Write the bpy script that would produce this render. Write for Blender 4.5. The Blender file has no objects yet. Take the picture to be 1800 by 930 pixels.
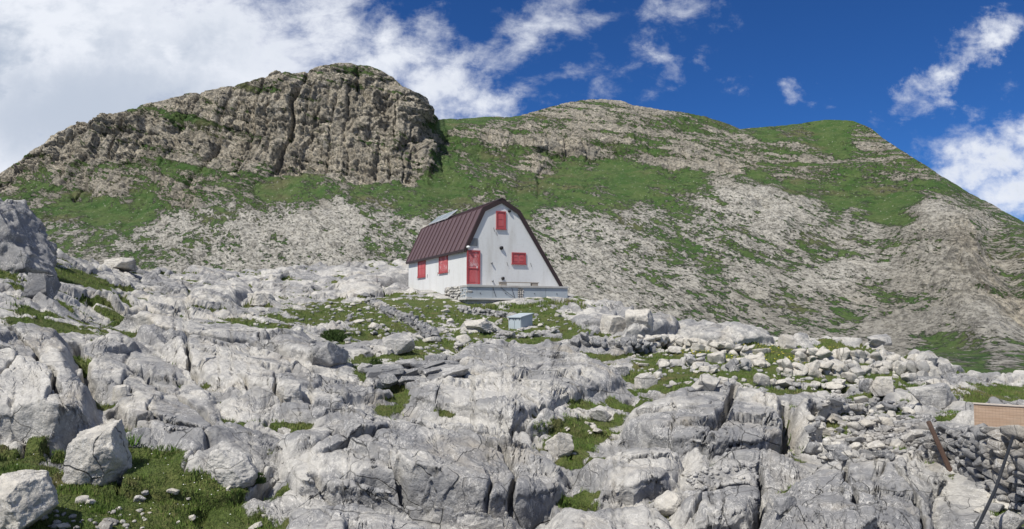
import bpy, bmesh, math, random
import numpy as np
from mathutils import Vector, Matrix
random.seed(7)
RNG = np.random.default_rng(11)
F32 = np.float32
scene = bpy.context.scene
COL = scene.collection

# ------------------------------------------------------------------ camera model
F = 1300.0                                   # focal length in photo pixels (photo 1800 x 930)
PITCH = math.atan(85.0 / F)
ca, sa = math.cos(PITCH), math.sin(PITCH)

def qe(px, py):
    """photo pixel -> (X/Y, Z/Y) of its viewing ray; eye at the origin"""
    u = (np.asarray(px, float) - 900.0) / F
    v = (465.0 - np.asarray(py, float)) / F
    d = ca - v * sa
    return u / d, (sa + v * ca) / d

def proj(X, Y, Z):
    f = Y * ca + Z * sa
    return 900.0 + F * X / f, 465.0 - F * (Z * ca - Y * sa) / f

def at(px, py, Y):
    q, e = qe(px, py)
    return Vector((q * Y, Y, e * Y))

# ------------------------------------------------------------------ noise
_r = np.random.default_rng(5)
PERM = _r.permutation(256).astype(np.int32)
PERM = np.concatenate([PERM, PERM])
_a = _r.random(256) * 2 * np.pi
G2 = np.stack([np.cos(_a), np.sin(_a)], 1).astype(F32)
_g = _r.normal(size=(256, 3)); _g /= np.linalg.norm(_g, axis=1)[:, None]
G3 = _g.astype(F32)
RT = _r.random((256, 4)).astype(F32)

def _h2(i, j, seed):
    return PERM[(PERM[(i + seed * 37) & 255] + j) & 255]

def perl2(x, y, seed=0):
    x = np.asarray(x, F32); y = np.asarray(y, F32)
    xi = np.floor(x).astype(np.int32); yi = np.floor(y).astype(np.int32)
    xf = x - xi; yf = y - yi
    u = xf * xf * xf * (xf * (xf * 6 - 15) + 10); v = yf * yf * yf * (yf * (yf * 6 - 15) + 10)
    def g(dx, dy):
        G = G2[_h2(xi + dx, yi + dy, seed)]
        return G[..., 0] * (xf - dx) + G[..., 1] * (yf - dy)
    a = g(0, 0); b = g(1, 0); c = g(0, 1); d = g(1, 1)
    a = a + (b - a) * u; c = c + (d - c) * u
    return (a + (c - a) * v) * F32(1.5)

def fbm2(x, y, octv=4, seed=0, gain=0.5, ridged=False):
    s = np.zeros(np.shape(x), F32); amp = 1.0; n = 0.0
    for o in range(octv):
        p = perl2(x, y, seed + o)
        s += amp * (1 - 2 * np.abs(p) if ridged else p)
        n += amp; amp *= gain
        x, y = x * 1.62 + y * 1.2 + 3.1, y * 1.62 - x * 1.2 + 1.7
    return s / F32(n)

def perl3(x, y, z, seed=0):
    x = np.asarray(x, F32); y = np.asarray(y, F32); z = np.asarray(z, F32)
    xi = np.floor(x).astype(np.int32); yi = np.floor(y).astype(np.int32); zi = np.floor(z).astype(np.int32)
    xf = x - xi; yf = y - yi; zf = z - zi
    fd = lambda t: t * t * t * (t * (t * 6 - 15) + 10)
    u, v, w = fd(xf), fd(yf), fd(zf)
    def g(dx, dy, dz):
        G = G3[PERM[(_h2(xi + dx, yi + dy, seed) + zi + dz) & 255]]
        return G[..., 0] * (xf - dx) + G[..., 1] * (yf - dy) + G[..., 2] * (zf - dz)
    def l(a, b, t): return a + (b - a) * t
    return l(l(l(g(0,0,0), g(1,0,0), u), l(g(0,1,0), g(1,1,0), u), v),
             l(l(g(0,0,1), g(1,0,1), u), l(g(0,1,1), g(1,1,1), u), v), w) * F32(1.4)

def fbm3(x, y, z, octv=4, seed=0, gain=0.5, ridged=False):
    s = np.zeros(np.shape(x), F32); amp = 1.0; n = 0.0
    for o in range(octv):
        p = perl3(x, y, z, seed + o)
        s += amp * (1 - 2 * np.abs(p) if ridged else p)
        n += amp; amp *= gain
        x, y, z = x * 2.03 + 1.3, y * 2.03 + 7.7, z * 2.03 + 3.9
    return s / F32(n)

def voro2(x, y, seed=0, jit=0.85):
    """cells: gap between the two nearest centres, four random numbers of the cell, offset from its centre"""
    x = np.asarray(x, F32); y = np.asarray(y, F32)
    xi = np.floor(x).astype(np.int32); yi = np.floor(y).astype(np.int32)
    f1 = np.full(x.shape, 9, F32); f2 = np.full(x.shape, 9, F32)
    cid = np.zeros(x.shape, np.int32); ox = np.zeros(x.shape, F32); oy = np.zeros(x.shape, F32)
    for dx in (-1, 0, 1):
        for dy in (-1, 0, 1):
            h = _h2(xi + dx, yi + dy, seed)
            cx = xi + dx + 0.5 + (RT[h, 0] - 0.5) * jit; cy = yi + dy + 0.5 + (RT[h, 1] - 0.5) * jit
            ddx = x - cx; ddy = y - cy
            d = np.sqrt(ddx * ddx + ddy * ddy)
            n1 = d < f1
            f2 = np.where(n1, f1, np.minimum(f2, d))
            cid = np.where(n1, h, cid); ox = np.where(n1, ddx, ox); oy = np.where(n1, ddy, oy)
            f1 = np.where(n1, d, f1)
    return f2 - f1, RT[PERM[cid], :], ox, oy

def sstep(a, b, x):
    t = np.clip((x - a) / (b - a), 0, 1)
    return t * t * (3 - 2 * t)

def poly_sd(X, Y, pts):
    """signed distance to a closed polygon in the ground plane, positive inside"""
    pts = np.asarray(pts, F32)
    d2 = np.full(X.shape, 1e9, F32); ins = np.zeros(X.shape, bool)
    n = len(pts)
    for i in range(n):
        ax, ay = pts[i]; bx, by = pts[(i + 1) % n]
        ex, ey = bx - ax, by - ay
        t = np.clip(((X - ax) * ex + (Y - ay) * ey) / max(ex * ex + ey * ey, 1e-9), 0, 1)
        d2 = np.minimum(d2, (X - ax - t * ex) ** 2 + (Y - ay - t * ey) ** 2)
        c = (ay > Y) != (by > Y)
        if ey != 0:
            ins ^= c & (X < ex * (Y - ay) / ey + ax)
    d = np.sqrt(d2)
    return np.where(ins, d, -d)

def blur_rows(A, k, axis):
    if k < 1: return A
    w = np.exp(-0.5 * (np.arange(-3 * k, 3 * k + 1) / k) ** 2); w /= w.sum()
    P = np.pad(A, [(3 * k, 3 * k) if a == axis else (0, 0) for a in range(2)], mode='edge')
    out = np.zeros_like(A)
    for i, wi in enumerate(w):
        sl = [slice(None)] * 2; sl[axis] = slice(i, i + A.shape[axis])
        out += wi * P[tuple(sl)]
    return out

# ------------------------------------------------------------------ object helpers
def tag(o, label=None, cat=None, group=None, kind=None):
    if label: o['label'] = label
    if cat: o['category'] = cat
    if group: o['group'] = group
    if kind: o['kind'] = kind
    elif cat: o['kind'] = 'thing'
    return o

def link(o, parent=None):
    COL.objects.link(o)
    if parent is not None: o.parent = parent
    return o

def empty(name, loc, rz=0.0):
    o = bpy.data.objects.new(name, None); o.location = loc; o.rotation_euler = (0, 0, rz)
    o.empty_display_size = 0.2
    return link(o)

def np_mesh(name, V, Fc, mat, smooth=True, parent=None):
    """mesh object from numpy vertices and an (n,k) face array"""
    me = bpy.data.meshes.new(name)
    V = np.ascontiguousarray(V, F32); Fc = np.ascontiguousarray(Fc, np.int32)
    k = Fc.shape[1]
    me.vertices.add(len(V)); me.vertices.foreach_set('co', V.ravel())
    me.loops.add(Fc.size); me.loops.foreach_set('vertex_index', Fc.ravel())
    me.polygons.add(len(Fc))
    me.polygons.foreach_set('loop_start', np.arange(0, Fc.size, k, dtype=np.int32))
    if smooth: me.polygons.foreach_set('use_smooth', np.ones(len(Fc), bool))
    me.update(calc_edges=True)
    if mat: me.materials.append(mat)
    return link(bpy.data.objects.new(name, me), parent)

def attr(o, name, A):
    a = o.data.attributes.new(name, 'FLOAT', 'POINT')
    a.data.foreach_set('value', np.ascontiguousarray(A, F32).ravel())

def grid_faces(n, m):
    """n columns x m rows, vertex index = i*m + j"""
    i, j = np.meshgrid(np.arange(n - 1), np.arange(m - 1), indexing='ij')
    a = (i * m + j).ravel()
    return np.stack([a, a + m, a + m + 1, a + 1], 1)

def bm_obj(name, bm, mat, parent=None, smooth=False):
    me = bpy.data.meshes.new(name)
    bmesh.ops.recalc_face_normals(bm, faces=bm.faces)
    bm.to_mesh(me); bm.free()
    if smooth:
        for p in me.polygons: p.use_smooth = True
    me.materials.append(mat)
    return link(bpy.data.objects.new(name, me), parent)

def add_box(bm, c, s, M=None, bev=0.0):
    r = bmesh.ops.create_cube(bm, size=1.0)
    vs = r['verts']
    for v in vs:
        p = Vector((c[0] + v.co.x * s[0], c[1] + v.co.y * s[1], c[2] + v.co.z * s[2]))
        v.co = M @ p if M else p
    if bev > 0:
        es = list({e for v in vs for e in v.link_edges})
        bmesh.ops.bevel(bm, geom=es, offset=bev, segments=2, affect='EDGES', profile=0.6)

def add_prism(bm, prof, y0, y1, M=None):
    """closed (x,z) profile swept along y"""
    a = [bm.verts.new((M @ Vector((x, y0, z))) if M else (x, y0, z)) for x, z in prof]
    b = [bm.verts.new((M @ Vector((x, y1, z))) if M else (x, y1, z)) for x, z in prof]
    n = len(prof)
    bm.faces.new(a); bm.faces.new(list(reversed(b)))
    for i in range(n):
        bm.faces.new((a[i], a[(i + 1) % n], b[(i + 1) % n], b[i]))

def add_tube(bm, pts, r, seg=8):
    rings = []
    for k, p in enumerate(pts):
        p = Vector(p)
        d = (Vector(pts[min(k + 1, len(pts) - 1)]) - Vector(pts[max(k - 1, 0)])).normalized()
        s = d.orthogonal().normalized(); t = d.cross(s)
        rr = r[k] if isinstance(r, (list, tuple)) else r
        rings.append([bm.verts.new(p + rr * (math.cos(a) * s + math.sin(a) * t))
                      for a in [2 * math.pi * i / seg for i in range(seg)]])
    for A, B in zip(rings, rings[1:]):
        for i in range(seg):
            bm.faces.new((A[i], A[(i + 1) % seg], B[(i + 1) % seg], B[i]))
    bm.faces.new(rings[0]); bm.faces.new(list(reversed(rings[-1])))

# ------------------------------------------------------------------ node helpers
class NT:
    def __init__(self, tree):
        self.t = tree; self.n = tree.nodes; self.l = tree.links
    def new(self, typ, **kw):
        nd = self.n.new(typ)
        for k, v in kw.items(): setattr(nd, k, v)
        return nd
    def put(self, sock, v):
        if isinstance(v, bpy.types.NodeSocket): self.l.new(v, sock)
        elif v is not None: sock.default_value = v
    def math(self, op, a, b=None, c=None, clamp=False):
        nd = self.new('ShaderNodeMath', operation=op, use_clamp=clamp)
        for i, v in enumerate((a, b, c)): self.put(nd.inputs[i], v)
        return nd.outputs[0]
    def noise(self, vec, scale, detail=4, rough=0.55, dist=0.0):
        nd = self.new('ShaderNodeTexNoise')
        self.put(nd.inputs['Vector'], vec)
        nd.inputs['Scale'].default_value = scale; nd.inputs['Detail'].default_value = detail
        nd.inputs['Roughness'].default_value = rough; nd.inputs['Distortion'].default_value = dist
        return nd.outputs['Fac']
    def ramp(self, v, a, b, lo=0.0, hi=1.0):
        nd = self.new('ShaderNodeMapRange', interpolation_type='SMOOTHSTEP')
        self.put(nd.inputs['Value'], v)
        nd.inputs['From Min'].default_value = a; nd.inputs['From Max'].default_value = b
        nd.inputs['To Min'].default_value = lo; nd.inputs['To Max'].default_value = hi
        return nd.outputs['Result']
    def mix(self, f, a, b, mode='MIX'):
        nd = self.new('ShaderNodeMix', data_type='RGBA', blend_type=mode)
        self.put(nd.inputs[0], f)
        self.put(nd.inputs[6], (*a, 1) if isinstance(a, tuple) and len(a) == 3 else a)
        self.put(nd.inputs[7], (*b, 1) if isinstance(b, tuple) and len(b) == 3 else b)
        return nd.outputs[2]
    def mapping(self, vec, rot=(0, 0, 0), scale=(1, 1, 1), loc=(0, 0, 0)):
        nd = self.new('ShaderNodeMapping')
        self.put(nd.inputs['Vector'], vec)
        nd.inputs['Rotation'].default_value = rot; nd.inputs['Scale'].default_value = scale; nd.inputs['Location'].default_value = loc
        return nd.outputs[0]
    def attr(self, name):
        nd = self.new('ShaderNodeAttribute', attribute_name=name)
        return nd.outputs['Fac']

def material(name, rough=0.9):
    m = bpy.data.materials.new(name); m.use_nodes = True
    nt = NT(m.node_tree)
    b = nt.n['Principled BSDF']
    b.inputs['Roughness'].default_value = rough
    b.inputs['Specular IOR Level'].default_value = 0.25
    return m, nt, b

def rock_nodes(nt, p0=0.485, p1=0.60, pale=(0.485, 0.468, 0.432), dark=(0.230, 0.230, 0.233)):
    """limestone: pale weathered skin, grey patina, tan fresh faces, thin white scratches; returns colour, bump height"""
    pos = nt.new('ShaderNodeNewGeometry').outputs['Position']
    big = nt.noise(pos, 0.33, 5, 0.6, 0.4)
    mid = nt.noise(pos, 1.1, 7, 0.62, 0.6)
    fine = nt.noise(pos, 9.0, 6, 0.65)
    grain = nt.noise(pos, 34.0, 4, 0.7)
    pat = nt.ramp(nt.math('ADD', nt.math('MULTIPLY', big, 0.68), nt.math('MULTIPLY', mid, 0.44)), p0, p1)
    col = nt.mix(pat, pale, dark)
    tan = nt.ramp(nt.noise(nt.mapping(pos, loc=(7, 3, 1)), 0.55, 6, 0.6, 0.8), 0.52, 0.70)
    col = nt.mix(nt.math('MULTIPLY', tan, 0.45), col, (0.44, 0.385, 0.30))
    # scratches and karren lines
    n1 = nt.noise(nt.mapping(pos, rot=(0.3, 0.2, 0.4), scale=(1.7, 1.0, 0.7)), 5.5, 3, 0.5, 1.0)
    n2 = nt.noise(nt.mapping(pos, rot=(0.1, 0.6, 1.1), scale=(1.8, 1.0, 0.7), loc=(3, 9, 2)), 9.0, 3, 0.5, 0.8)
    l1 = nt.ramp(nt.math('ABSOLUTE', nt.math('SUBTRACT', n1, 0.5)), 0.0, 0.026, 1.0, 0.0)
    l2 = nt.ramp(nt.math('ABSOLUTE', nt.math('SUBTRACT', n2, 0.5)), 0.0, 0.034, 1.0, 0.0)
    brk = nt.ramp(nt.noise(pos, 2.3, 3), 0.42, 0.58)
    ln = nt.math('MULTIPLY', nt.math('MAXIMUM', l1, l2), nt.math('MULTIPLY', brk, 0.8))
    col = nt.mix(ln, col, (0.66, 0.64, 0.60))
    # dark hairline cracks and lichen specks
    wob = nt.new('ShaderNodeTexNoise'); nt.put(wob.inputs['Vector'], pos); wob.inputs['Scale'].default_value = 1.7; wob.inputs['Detail'].default_value = 3
    vm = nt.new('ShaderNodeVectorMath', operation='MULTIPLY_ADD'); nt.put(vm.inputs[0], wob.outputs['Color']); vm.inputs[1].default_value = (0.22, 0.22, 0.22); nt.put(vm.inputs[2], pos)
    def frac(scale, w, rot, st):
        v = nt.new('ShaderNodeTexVoronoi', feature='DISTANCE_TO_EDGE')
        nt.put(v.inputs['Vector'], nt.mapping(nt.mapping(vm.outputs[0], rot=rot), scale=st)); v.inputs['Scale'].default_value = scale
        return nt.ramp(v.outputs['Distance'], 0.0, w, 1.0, 0.0)
    k1 = nt.math('MULTIPLY', frac(0.55, 0.007, (0.3, 0.5, 0.6), (1.7, 0.7, 1.0)), nt.ramp(big, 0.44, 0.52))
    k2 = nt.math('MULTIPLY', frac(1.7, 0.012, (0.8, 0.2, 1.4), (1.8, 0.7, 1.1)), nt.ramp(nt.noise(pos, 0.8, 3), 0.50, 0.60))
    ck = nt.math('MAXIMUM', k1, nt.math('MULTIPLY', k2, 0.7))
    col = nt.mix(nt.math('MULTIPLY', ck, 0.85), col, (0.07, 0.07, 0.065))
    col = nt.mix(nt.ramp(fine, 0.35, 0.7, 0.0, 0.42), col, (0.19, 0.185, 0.18))
    col = nt.mix(nt.ramp(grain, 0.56, 0.72, 0.0, 0.5), col, (0.15, 0.15, 0.145))
    h = nt.math('MULTIPLY', mid, 0.23)
    h = nt.math('ADD', h, nt.math('MULTIPLY', fine, 0.17))
    h = nt.math('ADD', h, nt.math('MULTIPLY', grain, 0.05))
    h = nt.math('SUBTRACT', h, nt.math('MULTIPLY', ck, 0.10))
    h = nt.math('ADD', h, nt.math('MULTIPLY', ln, 0.012))
    return pos, col, h

def make_rock(name='limestone', **kw):
    m, nt, b = material(name, 0.93)
    pos, col, h = rock_nodes(nt, **kw)
    g = nt.attr('grass')
    gn = nt.noise(pos, 5.5, 5, 0.7)
    gm = nt.ramp(nt.math('ADD', g, nt.math('MULTIPLY', nt.math('SUBTRACT', gn, 0.5), 0.9)), 0.44, 0.56)
    gv = nt.noise(pos, 1.3, 4, 0.6)
    gf = nt.noise(pos, 22.0, 3, 0.7)
    gc = nt.mix(nt.ramp(gv, 0.35, 0.65), (0.085, 0.125, 0.028), (0.14, 0.15, 0.05))
    gc = nt.mix(nt.ramp(gf, 0.4, 0.7), gc, (0.045, 0.07, 0.016))
    gc = nt.mix(nt.ramp(nt.noise(pos, 0.9, 3), 0.58, 0.72, 0, 0.5), gc, (0.17, 0.14, 0.065))
    col = nt.mix(gm, col, gc)
    nt.put(b.inputs['Base Color'], col)
    bump = nt.new('ShaderNodeBump'); bump.inputs['Strength'].default_value = 0.85; bump.inputs['Distance'].default_value = 0.32
    hh = nt.math('ADD', h, nt.math('MULTIPLY', gm, nt.math('MULTIPLY', gf, 0.35)))
    nt.put(bump.inputs['Height'], hh); nt.l.new(bump.outputs[0], b.inputs['Normal'])
    return m
ROCK = make_rock()
ROCK_PALE = make_rock('pale_limestone', p0=0.56, p1=0.72, pale=(0.53, 0.50, 0.44), dark=(0.29, 0.285, 0.275))
ROCK_DARK = make_rock('dark_limestone', p0=0.40, p1=0.58, pale=(0.43, 0.42, 0.40), dark=(0.165, 0.168, 0.175))

def make_mountain_mat():
    m, nt, b = material('mountain_side', 0.95)
    pos = nt.new('ShaderNodeNewGeometry').outputs['Position']
    turned_ = nt.mapping(pos, rot=(0, math.radians(-36), 0))
    cover = nt.attr('cover'); tone = nt.attr('tone'); pale = nt.attr('pale')
    # limestone ribs run down to the right across the face
    turned = nt.mapping(pos, rot=(0, math.radians(-36), 0))
    rib = nt.noise(nt.mapping(turned, scale=(0.045, 0.02, 0.14)), 1.0, 8, 0.68, 0.4)
    blk = nt.noise(pos, 0.11, 9, 0.68, 0.3)
    ver = nt.noise(nt.mapping(pos, scale=(0.10, 0.06, 0.028)), 1.0, 8, 0.66, 0.4)
    fin = nt.noise(pos, 0.55, 6, 0.72)
    spk = nt.noise(pos, 0.9, 2, 0.6)
    vf = nt.noise(nt.mapping(turned_, scale=(0.7, 0.4, 1.5)), 1.0, 4, 0.7)
    fin2 = nt.noise(nt.mapping(turned, scale=(0.22, 0.12, 0.55)), 1.0, 6, 0.7, 0.3)
    n = nt.math('ADD', nt.math('MULTIPLY', rib, 0.42), nt.math('ADD', nt.math('MULTIPLY', fin2, 0.34), nt.math('MULTIPLY', fin, 0.24)))
    strata = nt.noise(nt.mapping(nt.mapping(pos, rot=(0, math.radians(-12), 0)), scale=(0.016, 0.008, 0.20)), 1.0, 7, 0.66, 0.4)
    sig = nt.math('ADD', cover, nt.math('MULTIPLY', nt.math('SUBTRACT', 0.5, n), 5.2))
    mot = nt.noise(pos, 0.24, 6, 0.68, 0.2)
    sig = nt.math('ADD', sig, nt.math('MULTIPLY', nt.math('SUBTRACT', mot, 0.5), 1.2))
    sig = nt.math('ADD', sig, nt.math('MULTIPLY', nt.math('SUBTRACT', vf, 0.5), 1.3))
    sig = nt.math('ADD', sig, nt.math('MULTIPLY', nt.math('MULTIPLY', nt.math('SUBTRACT', strata, 0.5), nt.ramp(tone, 0.15, 0.45)), 3.2))
    sig = nt.math('ADD', cover, nt.math('MULTIPLY', nt.math('SUBTRACT', sig, cover), nt.ramp(cover, 0.62, 0.90, 1.0, 0.5)))
    gm = nt.ramp(sig, 0.40, 0.60)
    rk = nt.mix(pale, (0.30, 0.28, 0.235), (0.58, 0.555, 0.49))
    brown = nt.mix(nt.ramp(ver, 0.38, 0.62), (0.42, 0.37, 0.285), (0.66, 0.59, 0.465))
    brown = nt.mix(nt.ramp(blk, 0.5, 0.68, 0, 0.6), brown, (0.36, 0.35, 0.325))
    c1 = nt.noise(nt.mapping(pos, scale=(0.085, 0.05, 0.022)), 1.0, 4, 0.6, 0.7)
    cr1 = nt.ramp(nt.math('ABSOLUTE', nt.math('SUBTRACT', c1, 0.5)), 0.0, 0.022, 1.0, 0.0)
    c2 = nt.noise(nt.mapping(pos, scale=(0.05, 0.05, 0.14)), 1.0, 5, 0.6, 0.6)
    cr2 = nt.ramp(nt.math('ABSOLUTE', nt.math('SUBTRACT', c2, 0.5)), 0.0, 0.016, 0.8, 0.0)
    brown = nt.mix(nt.math('MULTIPLY', nt.math('MAXIMUM', cr1, cr2), nt.ramp(fin, 0.35, 0.6)), brown, (0.05, 0.045, 0.04))
    rk = nt.mix(tone, rk, brown)
    rk = nt.mix(nt.ramp(fin, 0.46, 0.66, 0, 0.75), rk, (0.13, 0.12, 0.10))
    rk = nt.mix(nt.ramp(fin2, 0.52, 0.66, 0, 0.6), rk, (0.17, 0.16, 0.14))
    rk = nt.mix(nt.ramp(vf, 0.50, 0.62, 0, 0.8), rk, (0.135, 0.13, 0.11))
    rk = nt.mix(nt.ramp(mot, 0.50, 0.66, 0, 0.55), rk, (0.15, 0.145, 0.125))
    rk = nt.mix(nt.math('MULTIPLY', nt.ramp(strata, 0.52, 0.62), nt.math('MULTIPLY', tone, 0.5)), rk, (0.16, 0.145, 0.115))
    gc = nt.mix(nt.ramp(blk, 0.36, 0.62), (0.038, 0.082, 0.018), (0.072, 0.106, 0.033))
    gc = nt.mix(nt.ramp(fin, 0.48, 0.75, 0, 0.8), gc, (0.020, 0.036, 0.012))
    gc = nt.mix(nt.ramp(nt.noise(pos, 0.035, 4), 0.55, 0.7, 0, 0.6), gc, (0.115, 0.10, 0.055))
    gc = nt.mix(nt.ramp(spk, 0.66, 0.72, 0, 0.8), gc, (0.40, 0.38, 0.34))
    col = nt.mix(gm, rk, gc)
    nt.put(b.inputs['Base Color'], col)
    h = nt.math('ADD', nt.math('MULTIPLY', rib, 3.0), nt.math('ADD', nt.math('MULTIPLY', nt.math('MULTIPLY', ver, tone), 4.0), nt.math('MULTIPLY', fin, 1.3)))
    h = nt.math('MULTIPLY', h, nt.math('SUBTRACT', 1.0, nt.math('MULTIPLY', gm, 0.65)))
    bump = nt.new('ShaderNodeBump'); bump.inputs['Strength'].default_value = 1.0; bump.inputs['Distance'].default_value = 1.6
    nt.put(bump.inputs['Height'], h); nt.l.new(bump.outputs[0], b.inputs['Normal'])
    return m
MOUNT = make_mountain_mat()

def paint(name, c, rough=0.6, dirt=(0.2, 0.18, 0.15), amount=0.25, scale=3.0, streak=True, metallic=0.0):
    m, nt, b = material(name, rough)
    pos = nt.new('ShaderNodeTexCoord').outputs['Object']
    n = nt.noise(nt.mapping(pos, scale=(1, 1, 0.18)) if streak else pos, scale, 6, 0.65, 0.2)
    n2 = nt.noise(pos, scale * 6, 4, 0.6)
    col = nt.mix(nt.ramp(n, 0.48, 0.78, 0, amount), c, dirt)
    col = nt.mix(nt.ramp(n2, 0.5, 0.75, 0, amount * 0.5), col, dirt)
    nt.put(b.inputs['Base Color'], col); b.inputs['Metallic'].default_value = metallic
    bump = nt.new('ShaderNodeBump'); bump.inputs['Strength'].default_value = 0.25; bump.inputs['Distance'].default_value = 0.02
    nt.put(bump.inputs['Height'], n2); nt.l.new(bump.outputs[0], b.inputs['Normal'])
    return m

# ------------------------------------------------------------------ ground sheet near the hut
COLS = {
 -700: [(1250,4.4),(1100,5.4),(930,7.2),(745,10.5),(600,13),(500,16),(420,21),(340,27)],
 -100: [(1250,4.4),(1100,5.4),(930,7.4),(745,11),(600,14),(500,18),(450,22),(420,26),(385,29)],
 0:    [(1250,4.5),(1100,5.5),(930,7.5),(850,8.6),(745,11.2),(600,14.5),(500,18.5),(465,23),(445,26),(430,29)],
 120:  [(1250,4.6),(1100,5.6),(930,7.8),(850,8.8),(745,11.2),(620,15),(520,21),(485,26),(462,32),(450,36)],
 250:  [(1250,4.7),(1100,5.8),(930,8.2),(800,10.2),(700,13),(600,18.5),(550,24),(515,34),(490,45),(478,52)],
 450:  [(1250,4.8),(1100,6.0),(930,8.4),(800,10.6),(700,14),(620,19.5),(570,27),(535,36),(512,45),(488,56),(472,64)],
 650:  [(1250,4.9),(1100,6.1),(930,8.6),(800,11),(700,15),(630,21),(590,28),(550,36),(522,46),(504,53),(482,60),(460,70)],
 760:  [(1250,5.0),(1100,6.2),(930,8.8),(800,11.2),(690,16),(620,23),(585,30),(550,37),(518,46),(506,52),(487,62),(464,70)],
 900:  [(1250,5.0),(1100,6.3),(930,9),(850,10.5),(740,14),(690,17),(620,25),(600,30),(583,34.5),(560,38),(537,41),(518,43),(505,46),(496,56)],
 1000: [(1250,5.0),(1100,6.3),(930,9),(850,10.5),(740,14),(690,17.5),(640,22),(600,29),(570,35),(543,41),(524,44),(512,50)],
 1100: [(1250,5.0),(1100,6.3),(930,9),(850,10.5),(700,17.5),(650,22.5),(605,30),(575,36),(552,41),(542,45)],
 1300: [(1250,5.0),(1100,6.3),(930,9),(830,11.2),(680,18),(645,23),(615,28),(597,33),(584,38)],
 1500: [(1250,4.9),(1100,6.2),(930,9),(800,12),(740,14.2),(680,18.5),(645,24),(622,29),(608,33),(596,37)],
 1650: [(1250,4.8),(1100,6.1),(930,9),(830,10.8),(740,13.5),(692,17),(662,22),(648,27),(638,30)],
 1800: [(1250,4.7),(1100,6.0),(930,8.6),(800,10.8),(740,13),(704,16),(688,19),(676,24),(668,28)],
 2500: [(1250,4.7),(1100,6.0),(930,8.6),(800,10.8),(740,13),(710,16),(700,19),(692,24),(686,28)],
}
SG = np.linspace(0, 1, 240)
_px = np.array(sorted(COLS), float)
_bot = 1250.0
_tops = np.array([COLS[int(p)][-1][0] for p in _px], float)
_tab = []
for p in _px:
    c = COLS[int(p)]
    ss = [(_bot - y) / (_bot - c[-1][0]) for y, _ in c]
    _tab.append(np.interp(SG, ss, np.log([Yv for _, Yv in c])))
_tab = np.array(_tab)
PXG = np.arange(-700, 2501, 10.0)
TAB = np.stack([np.interp(PXG, _px, _tab[:, j]) for j in range(len(SG))], 1)
TAB = blur_rows(blur_rows(TAB, 4, 0), 5, 1)
TOPG = blur_rows(np.interp(PXG, _px, _tops)[:, None], 3, 0)[:, 0]

def bil(TABL, px, s):
    i = np.clip((np.asarray(px, float) + 700) / 10.0, 0, len(PXG) - 1.001); j = np.clip(np.asarray(s, float), 0, 1) * (len(SG) - 1.001)
    i0 = i.astype(int); j0 = j.astype(int); a = i - i0; b = j - j0
    return (TABL[i0, j0] * (1 - a) * (1 - b) + TABL[i0 + 1, j0] * a * (1 - b) + TABL[i0, j0 + 1] * (1 - a) * b + TABL[i0 + 1, j0 + 1] * a * b)

def base_pt(px, py):
    top = np.interp(px, PXG, TOPG)
    s = (_bot - np.asarray(py, float)) / (_bot - top)
    Y = np.exp(bil(TAB, px, s))
    q, e = qe(px, py)
    return q * Y, Y, e * Y

def poly(pts):
    P = [base_pt(np.float64(x), np.float64(y)) for x, y in pts]
    return [(float(p[0]), float(p[1])) for p in P]

NPX = np.concatenate([np.linspace(-420, -60, 110, endpoint=False), np.linspace(-60, 1860, 1200, endpoint=False), np.linspace(1860, 2220, 110)])
NB = 40
def base_grid(S):
    PX2 = np.repeat(NPX[:, None], S.shape[1], 1)
    top2 = np.interp(PX2, PXG, TOPG)
    PY2 = _bot - S * (_bot - top2)
    Y2 = np.exp(bil(TAB, PX2, S))
    q2, e2 = qe(PX2, PY2)
    BX = (q2 * Y2).astype(F32); BY = Y2.astype(F32); BZ = (e2 * Y2).astype(F32)
    # rows beyond the brow: the ground falls away behind it
    kk = np.linspace(0, 1, NB + 1)[1:]
    ex = BX[:, -1:] * (1 + 0.9 * kk); ey = BY[:, -1:] * (1 + 0.9 * kk); ez = BZ[:, -1:] - (kk ** 1.4 * 26)
    return [np.concatenate(p, 1).astype(F32) for p in ((BX, ex), (BY, ey), (BZ, ez))]

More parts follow.
